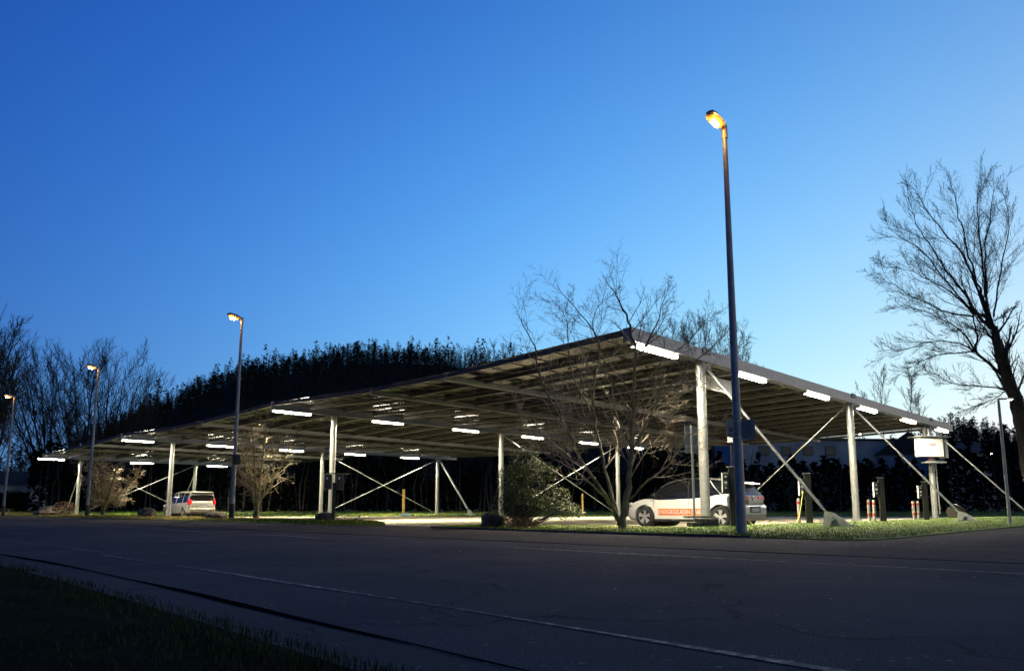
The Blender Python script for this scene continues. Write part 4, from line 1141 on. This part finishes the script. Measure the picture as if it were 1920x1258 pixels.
for (x, y), lb in zip(CH, LBL):
    o = charger() if pc is None else copy_tree(pc)
    if pc is None: pc = o
    o.location = (x, y, LOT+.02); o.rotation_euler = (0, 0, R(-12)); tag(o, lb, 'charging post', 'charging posts in a row')
def bollard():
    t = empty('bollard', (0, 0, 0))
    MB().path([(0, 0, 0), (0, 0, .98), (0, 0, 1.02)], [.058, .058, .03], 16).build('post', M['bollard'], t, smooth=True)
    for z in (.38, .82): MB().path([(0, 0, z), (0, 0, z+.09)], .0605, 16).build('red_band', M['red_paint'], t, smooth=True)
    return t
BO = [(10.0-.08, 25.55, 'red banded bollard beside the charging post with the yellow cable'), (14.05, 29.1, 'red banded bollard, left one at the middle charging post'), (14.62, 29.85, 'red banded bollard close behind the middle charging post'), (18.2, 33.5, 'red banded bollard, left one at the farthest charging post'), (18.85, 34.3, 'red banded bollard close behind the farthest charging post')]
pb = None
for x, y, lb in BO:
    o = bollard() if pb is None else copy_tree(pb)
    if pb is None: pb = o
    o.location = (x, y, LOT); tag(o, lb, 'bollard', 'red banded bollards')
# cable
pts = [Vector((10.06, 25.5, 1.12)), Vector((9.95, 25.35, .8)), Vector((9.8, 25.2, .35)), Vector((9.55, 25.0, .02)), Vector((9.2, 24.9, -.04)), Vector((8.9, 24.8, .02)), Vector((8.72, 24.75, .10)), Vector((8.6, 24.8, .04)), Vector((8.7, 24.9, -.05)), Vector((8.5, 25.0, -.06)), Vector((8.1, 24.9, .0)), Vector((7.9, 25.2, .45)), Vector((7.85, 25.45, .8))]
Q = []
for i in range(len(pts)-1):
    p0, p1, p2, p3 = pts[max(0, i-1)], pts[i], pts[i+1], pts[min(len(pts)-1, i+2)]
    for k in range(5):
        s = k/5; Q.append(.5*((2*p1)+(-p0+p2)*s+(2*p0-5*p1+4*p2-p3)*s*s+(-p0+3*p1-3*p2+p3)*s**3))
o = MB().path(Q, .014, 8).build('charging_cable', M['yellow_cable'], smooth=True); tag(o, 'yellow green charging cable hanging to the ground behind the white hatchback', 'cable')

# cabinet on the far front column
cpos = CO0.xy+Vector(AX)*29.8
t = empty('inverter_cabinet', (cpos.x, cpos.y, 3.45), R(12), 'white electrical cabinet with a small roof mounted high on a column', 'cabinet')
MB().box((-.42, -.42, .52), (1.55, .42, 1.02)).build('cabinet_box', M['cabinet'], t, bev=.02)
MB().box((-.3, -.36, 1.13), (2.15, .85, .05)).build('roof_sheet', M['galv'], t)
lb_ = MB().box((-.38, -.634, .68), (.48, .006, .16)).build('label_plate', M['label_pink'], t)
for zz in (.72, .65): MB().box((-.38, -.639, zz), (.40, .004, .03)).build('print', M['red_paint'], lb_)
for z in (.2, .85): MB().box((.27, -.636, z), (.03, .02, .05)).build('latch', M['ink'], t)
tr = MB().box((-.15, -.42, -.30), (1.25, .45, .09)).build('tray', M['galv'], t)
MB().box((.60, -.3, .45), (.22, .5, 1.0)).build('side_duct', M['galv'], t)
MB().bar((-.45, -.2, 1.15), (-.45, -.2, 1.7), .12, .12).build('hanger', M['galv'], t)
rg = random.Random(2)
for k in range(5):
    x = -.6+.18*k
    MB().path([(x, -.4, .02), (x+rg.uniform(-.05, .05), -.5, -.12), (x+.1, -.42, -.25)], .018, 6).build('cable', M['redcable'] if k < 2 else M['black'], t)
MB().path([(.22, -.1, -.3), (.24, -.1, -3.2)], .03, 8).build('conduit', M['galv'], t, smooth=True)
# dark drum leaning at that column
t = empty('cable_drum', (cpos.x+.7, cpos.y-.6, LOT+.02), R(20), 'dark round drum lying tilted at the foot of the column with the cabinet', 'drum')
q = Matrix.Rotation(R(52), 3, 'Y')
for off, nm in ((-.16, 'flange'), (.16, 'flange')):
    MB().path([Vector((.2, 0, .42))+q @ Vector((0, 0, off-.02)), Vector((.2, 0, .42))+q @ Vector((0, 0, off+.02))], .46, 26).build(nm, M['black'], t, smooth=True)
MB().path([Vector((.2, 0, .42))+q @ Vector((0, 0, -.16)), Vector((.2, 0, .42))+q @ Vector((0, 0, .16))], .26, 20).build('hub', M['charger'], t, smooth=True)

# sign back on a thin post beside the front column, with its feet
t = empty('road_sign', (5.25, 21.3, .0), R(8), 'grey back of a tall road sign on a thin post before the nearest front column', 'sign')
MB().path([(0, 0, .1), (0, 0, 2.95)], .035, 12).build('post', M['galv'], t, smooth=True)
MB().box((0, .06, 2.55), (.36, .02, .80)).build('sign_plate', M['sign'], t)
MB().box((0, .045, 2.75), (.34, .02, .04)).build('bracket', M['galv'], t); MB().box((0, .045, 2.35), (.34, .02, .04)).build('bracket', M['galv'], t)
t2 = empty('sign_foot', (5.45, 21.25, .03), R(8), 'dark stacked blocks and plank at the foot of the grey sign', 'sign foot')
MB().box((.02, 0, .07), (.82, .4, .12)).build('block', M['plastic_rec'], t2, bev=.02)
MB().box((.12, 0, .19), (.62, .4, .11)).build('block', M['plastic_rec'], t2, bev=.02)
MB().box((-.35, -.05, .20), (1.1, .14, .035)).build('plank', M['plank'], t2)
MB().box((-.05, .05, .285), (.85, .3, .05)).build('plank', M['plank'], t2)

# small white boxes on the nearest column
t = empty('wall_socket_box', (0, 0, 0), 0, 'two small white boxes strapped to the nearest front column behind the big lamp', 'box')
pA = atY(1367, 803, 22.6)
MB().box((pA.x, pA.y, pA.z), (.12, .1, .13)).build('upper_box', M['white'], t); MB().box((pA.x+.02, pA.y, pA.z-.32), (.12, .1, .22)).build('lower_box', M['white'], t)
MB().bar((pA.x+.05, pA.y+.06, -.1), (pA.x+.05, pA.y+.06, pA.z+.1), .04, .04).build('stake', M['black'], t)

# hanging plate below front beam
p0 = CO0.xy+Vector(AX)*6.8+Vector(BX)*.9
t = MB().box((0, 0, 0), (2.3, .03, .5)).build('hanging_banner', mat('grey banner', (.05, .05, .06), .8)); t.location = (p0.x, p0.y, 4.98); t.rotation_euler = (0, 0, ANG); tag(t, 'long grey sheet hanging below the front beam behind the big street lamp', 'banner')

# twin black boxes on a dark post, left
t = empty('twin_charging_post', (-7.35, 30.4, LOT), R(20), 'dark post with two black boxes and a small hood behind the square boulder', 'charging post')
MB().box((0, 0, .85), (.14, .12, 1.75)).build('post', M['charger'], t)
for x in (-.26, .22):
    b_ = MB().box((x, -.08, 1.75), (.30, .24, .62)).build('box', M['black'], t, bev=.03)
    MB().box((x-.05, -.205, 1.9), (.06, .01, .09)).build('display', M['white'], b_)
MB().box((.15, -.05, 2.1), (.9, .45, .03)).build('hood', M['black'], t)

# boulders
def boulder(px, py, Y, sx, sy, sz, seed, label, square=False):
    rg = random.Random(seed); bm = bmesh.new(); bmesh.ops.create_icosphere(bm, subdivisions=3, radius=1)
    ph = [rg.uniform(0, 6) for _ in range(6)]
    for v in bm.verts:
        c = v.co
        n_ = 1+.12*math.sin(c.x*3+ph[0])+.10*math.sin(c.y*4+ph[1])+.08*math.sin(c.z*5+ph[2])+.05*math.sin(c.x*9+ph[3]+c.z*7)
        if square:
            m_ = max(abs(c.x), abs(c.y), abs(c.z)); c2 = c/m_*.80; v.co = c.lerp(c2, .75)
        v.co *= n_
        v.co.x *= sx; v.co.y *= sy; v.co.z = v.co.z*sz
    me = bpy.data.meshes.new('boulder'); bm.to_mesh(me); bm.free(); me.materials.append(M['rock'])
    p = atY(px, py, Y)
    o = bpy.data.objects.new('boulder', me); COL.objects.link(o); o.location = (p.x, p.y, sz*.72); tag(o, label, 'boulder', 'boulders along the verge')
boulder(606, 970, 27.2, .36, .3, .24, 1, 'square dark boulder at the left side of the lot entrance', True)
boulder(403, 965, 33.5, .42, .35, .26, 2, 'rounded boulder between the silver car and the lamp with the dark box')
boulder(277, 962, 39, .52, .4, .34, 3, 'blocky brown boulder just left of the silver car', True)
boulder(88, 960, 50, .95, .6, .36, 4, 'low broad boulder between the two leftmost street lamps')
boulder(925, 975, 20.6, .34, .3, .26, 5, 'dark boulder at the foot of the evergreen bush')

# yellow timber post and bits
p = atY(757, 935, 64)
t = empty('timber_post', (p.x, 64, -.1), 0, 'yellow timber post standing alone on the far grass between columns', 'post')
MB().box((0, 0, 1.15), (.22, .2, 2.3)).build('post', M['wood_yellow'], t, bev=.02)
o = MB().loft([[(-.5, -.3, 0), (.6, -.3, 0), (.5, .3, 0), (-.4, .3, 0)], [(-.25, -.1, .25), (.2, -.12, .22), (.15, .1, .25), (-.2, .1, .2)]]).build('blue_tarp', M['blue_bag']); o.location = (p.x+.3, 63.6, -.1); tag(o, 'crumpled blue tarp at the foot of the yellow timber post', 'tarp')
p = atY(1092, 930, 60)
o = MB().box((0, 0, .95), (.12, .12, 1.9)).build('timber_post', M['wood_yellow']); o.location = (p.x, 60, LOT); tag(o, 'thin pale post seen between the evergreen bush and the bare tree', 'post')
# bench at left edge
p = atY(4, 955, 56)
t = empty('bench', (p.x-.3, 56, .05), R(40), 'low wooden bench at the left edge of the picture', 'bench')
MB().box((0, 0, .42), (2.0, .4, .06)).build('seat', M['plank'], t)
for x in (-.7, .7): MB().box((x, 0, .2), (.1, .35, .4)).build('leg', M['steel_dark'], t)
# ------------------------------------------------------------------ bush
def bush(name, loc, blobs, n, s, m, label, seed, mstem=None):
    t = empty(name, loc, 0, label, 'bush'); rg = random.Random(seed); mb = MB(); st = MB()
    tot = sum(b_[3]*b_[4]*b_[5] for b_ in blobs)
    for (bx, by, bz, rx, ry, rz_) in blobs:
        k = int(n*rx*ry*rz_/tot)
        for _ in range(k):
            while True:
                d = Vector((rg.uniform(-1, 1), rg.uniform(-1, 1), rg.uniform(-1, 1)))
                if d.length < 1 and rg.random() < .25+d.length: break
            q = Vector((bx+d.x*rx, by+d.y*ry, bz+d.z*rz_))
            if q.z < .02: q.z = rg.uniform(.02, .3)
            leaflet(mb, q, s*rg.uniform(.6, 1.3), rg, False)
        for _ in range(14):
            e = Vector((bx+rg.gauss(0, .5)*rx, by+rg.gauss(0, .5)*ry, bz+rg.uniform(0, 1.05)*rz_))
            st.path([(rg.gauss(0, .12), rg.gauss(0, .12), 0), Vector((e.x*.5, e.y*.5, e.z*.45)), e], [.012, .008, .003], 4, cap=False)
    mb.build('foliage', m, t); st.build('stem', M['bark'], t); return t
u_ = .01479  # metres per photo pixel at the bush
bush('evergreen_bush', (.25, 20.3, .03), [(.0, 0, .55, .65, .5, .6), (-.2, .1, 1.25, .52, .45, .6), (.1, 0, 1.8, .50, .4, .5), (.75, -.1, .8, .66, .45, .42), (1.25, -.1, .45, .50, .4, .26), (.5, .1, 1.5, .55, .4, .35), (-.45, .1, .6, .42, .4, .55)], 17000, .028, M['leaf'], 'dense evergreen bush on the verge at the right side of the lot entrance', 3)
bush('dry_bush', (.1, 19.7, .03), [(.15, 0, .14, .55, .2, .16)], 900, .03, M['leafbrown'], 'low brown dead growth in front of the evergreen bush', 4)
bush('reddish_shrub', (-29.4, 48.5, 0), [(0, 0, .55, .8, .5, .5)], 1300, .05, M['leafbrown'], 'small reddish brown shrub behind the second street lamp from the left', 5)
bush('dry_bush', (-6.2, 27.9, 0), [(.1, 0, .18, .8, .25, .18), (.6, 0, .1, .6, .2, .1)], 700, .03, M['leafbrown'], 'low dry growth right of the square boulder', 7)
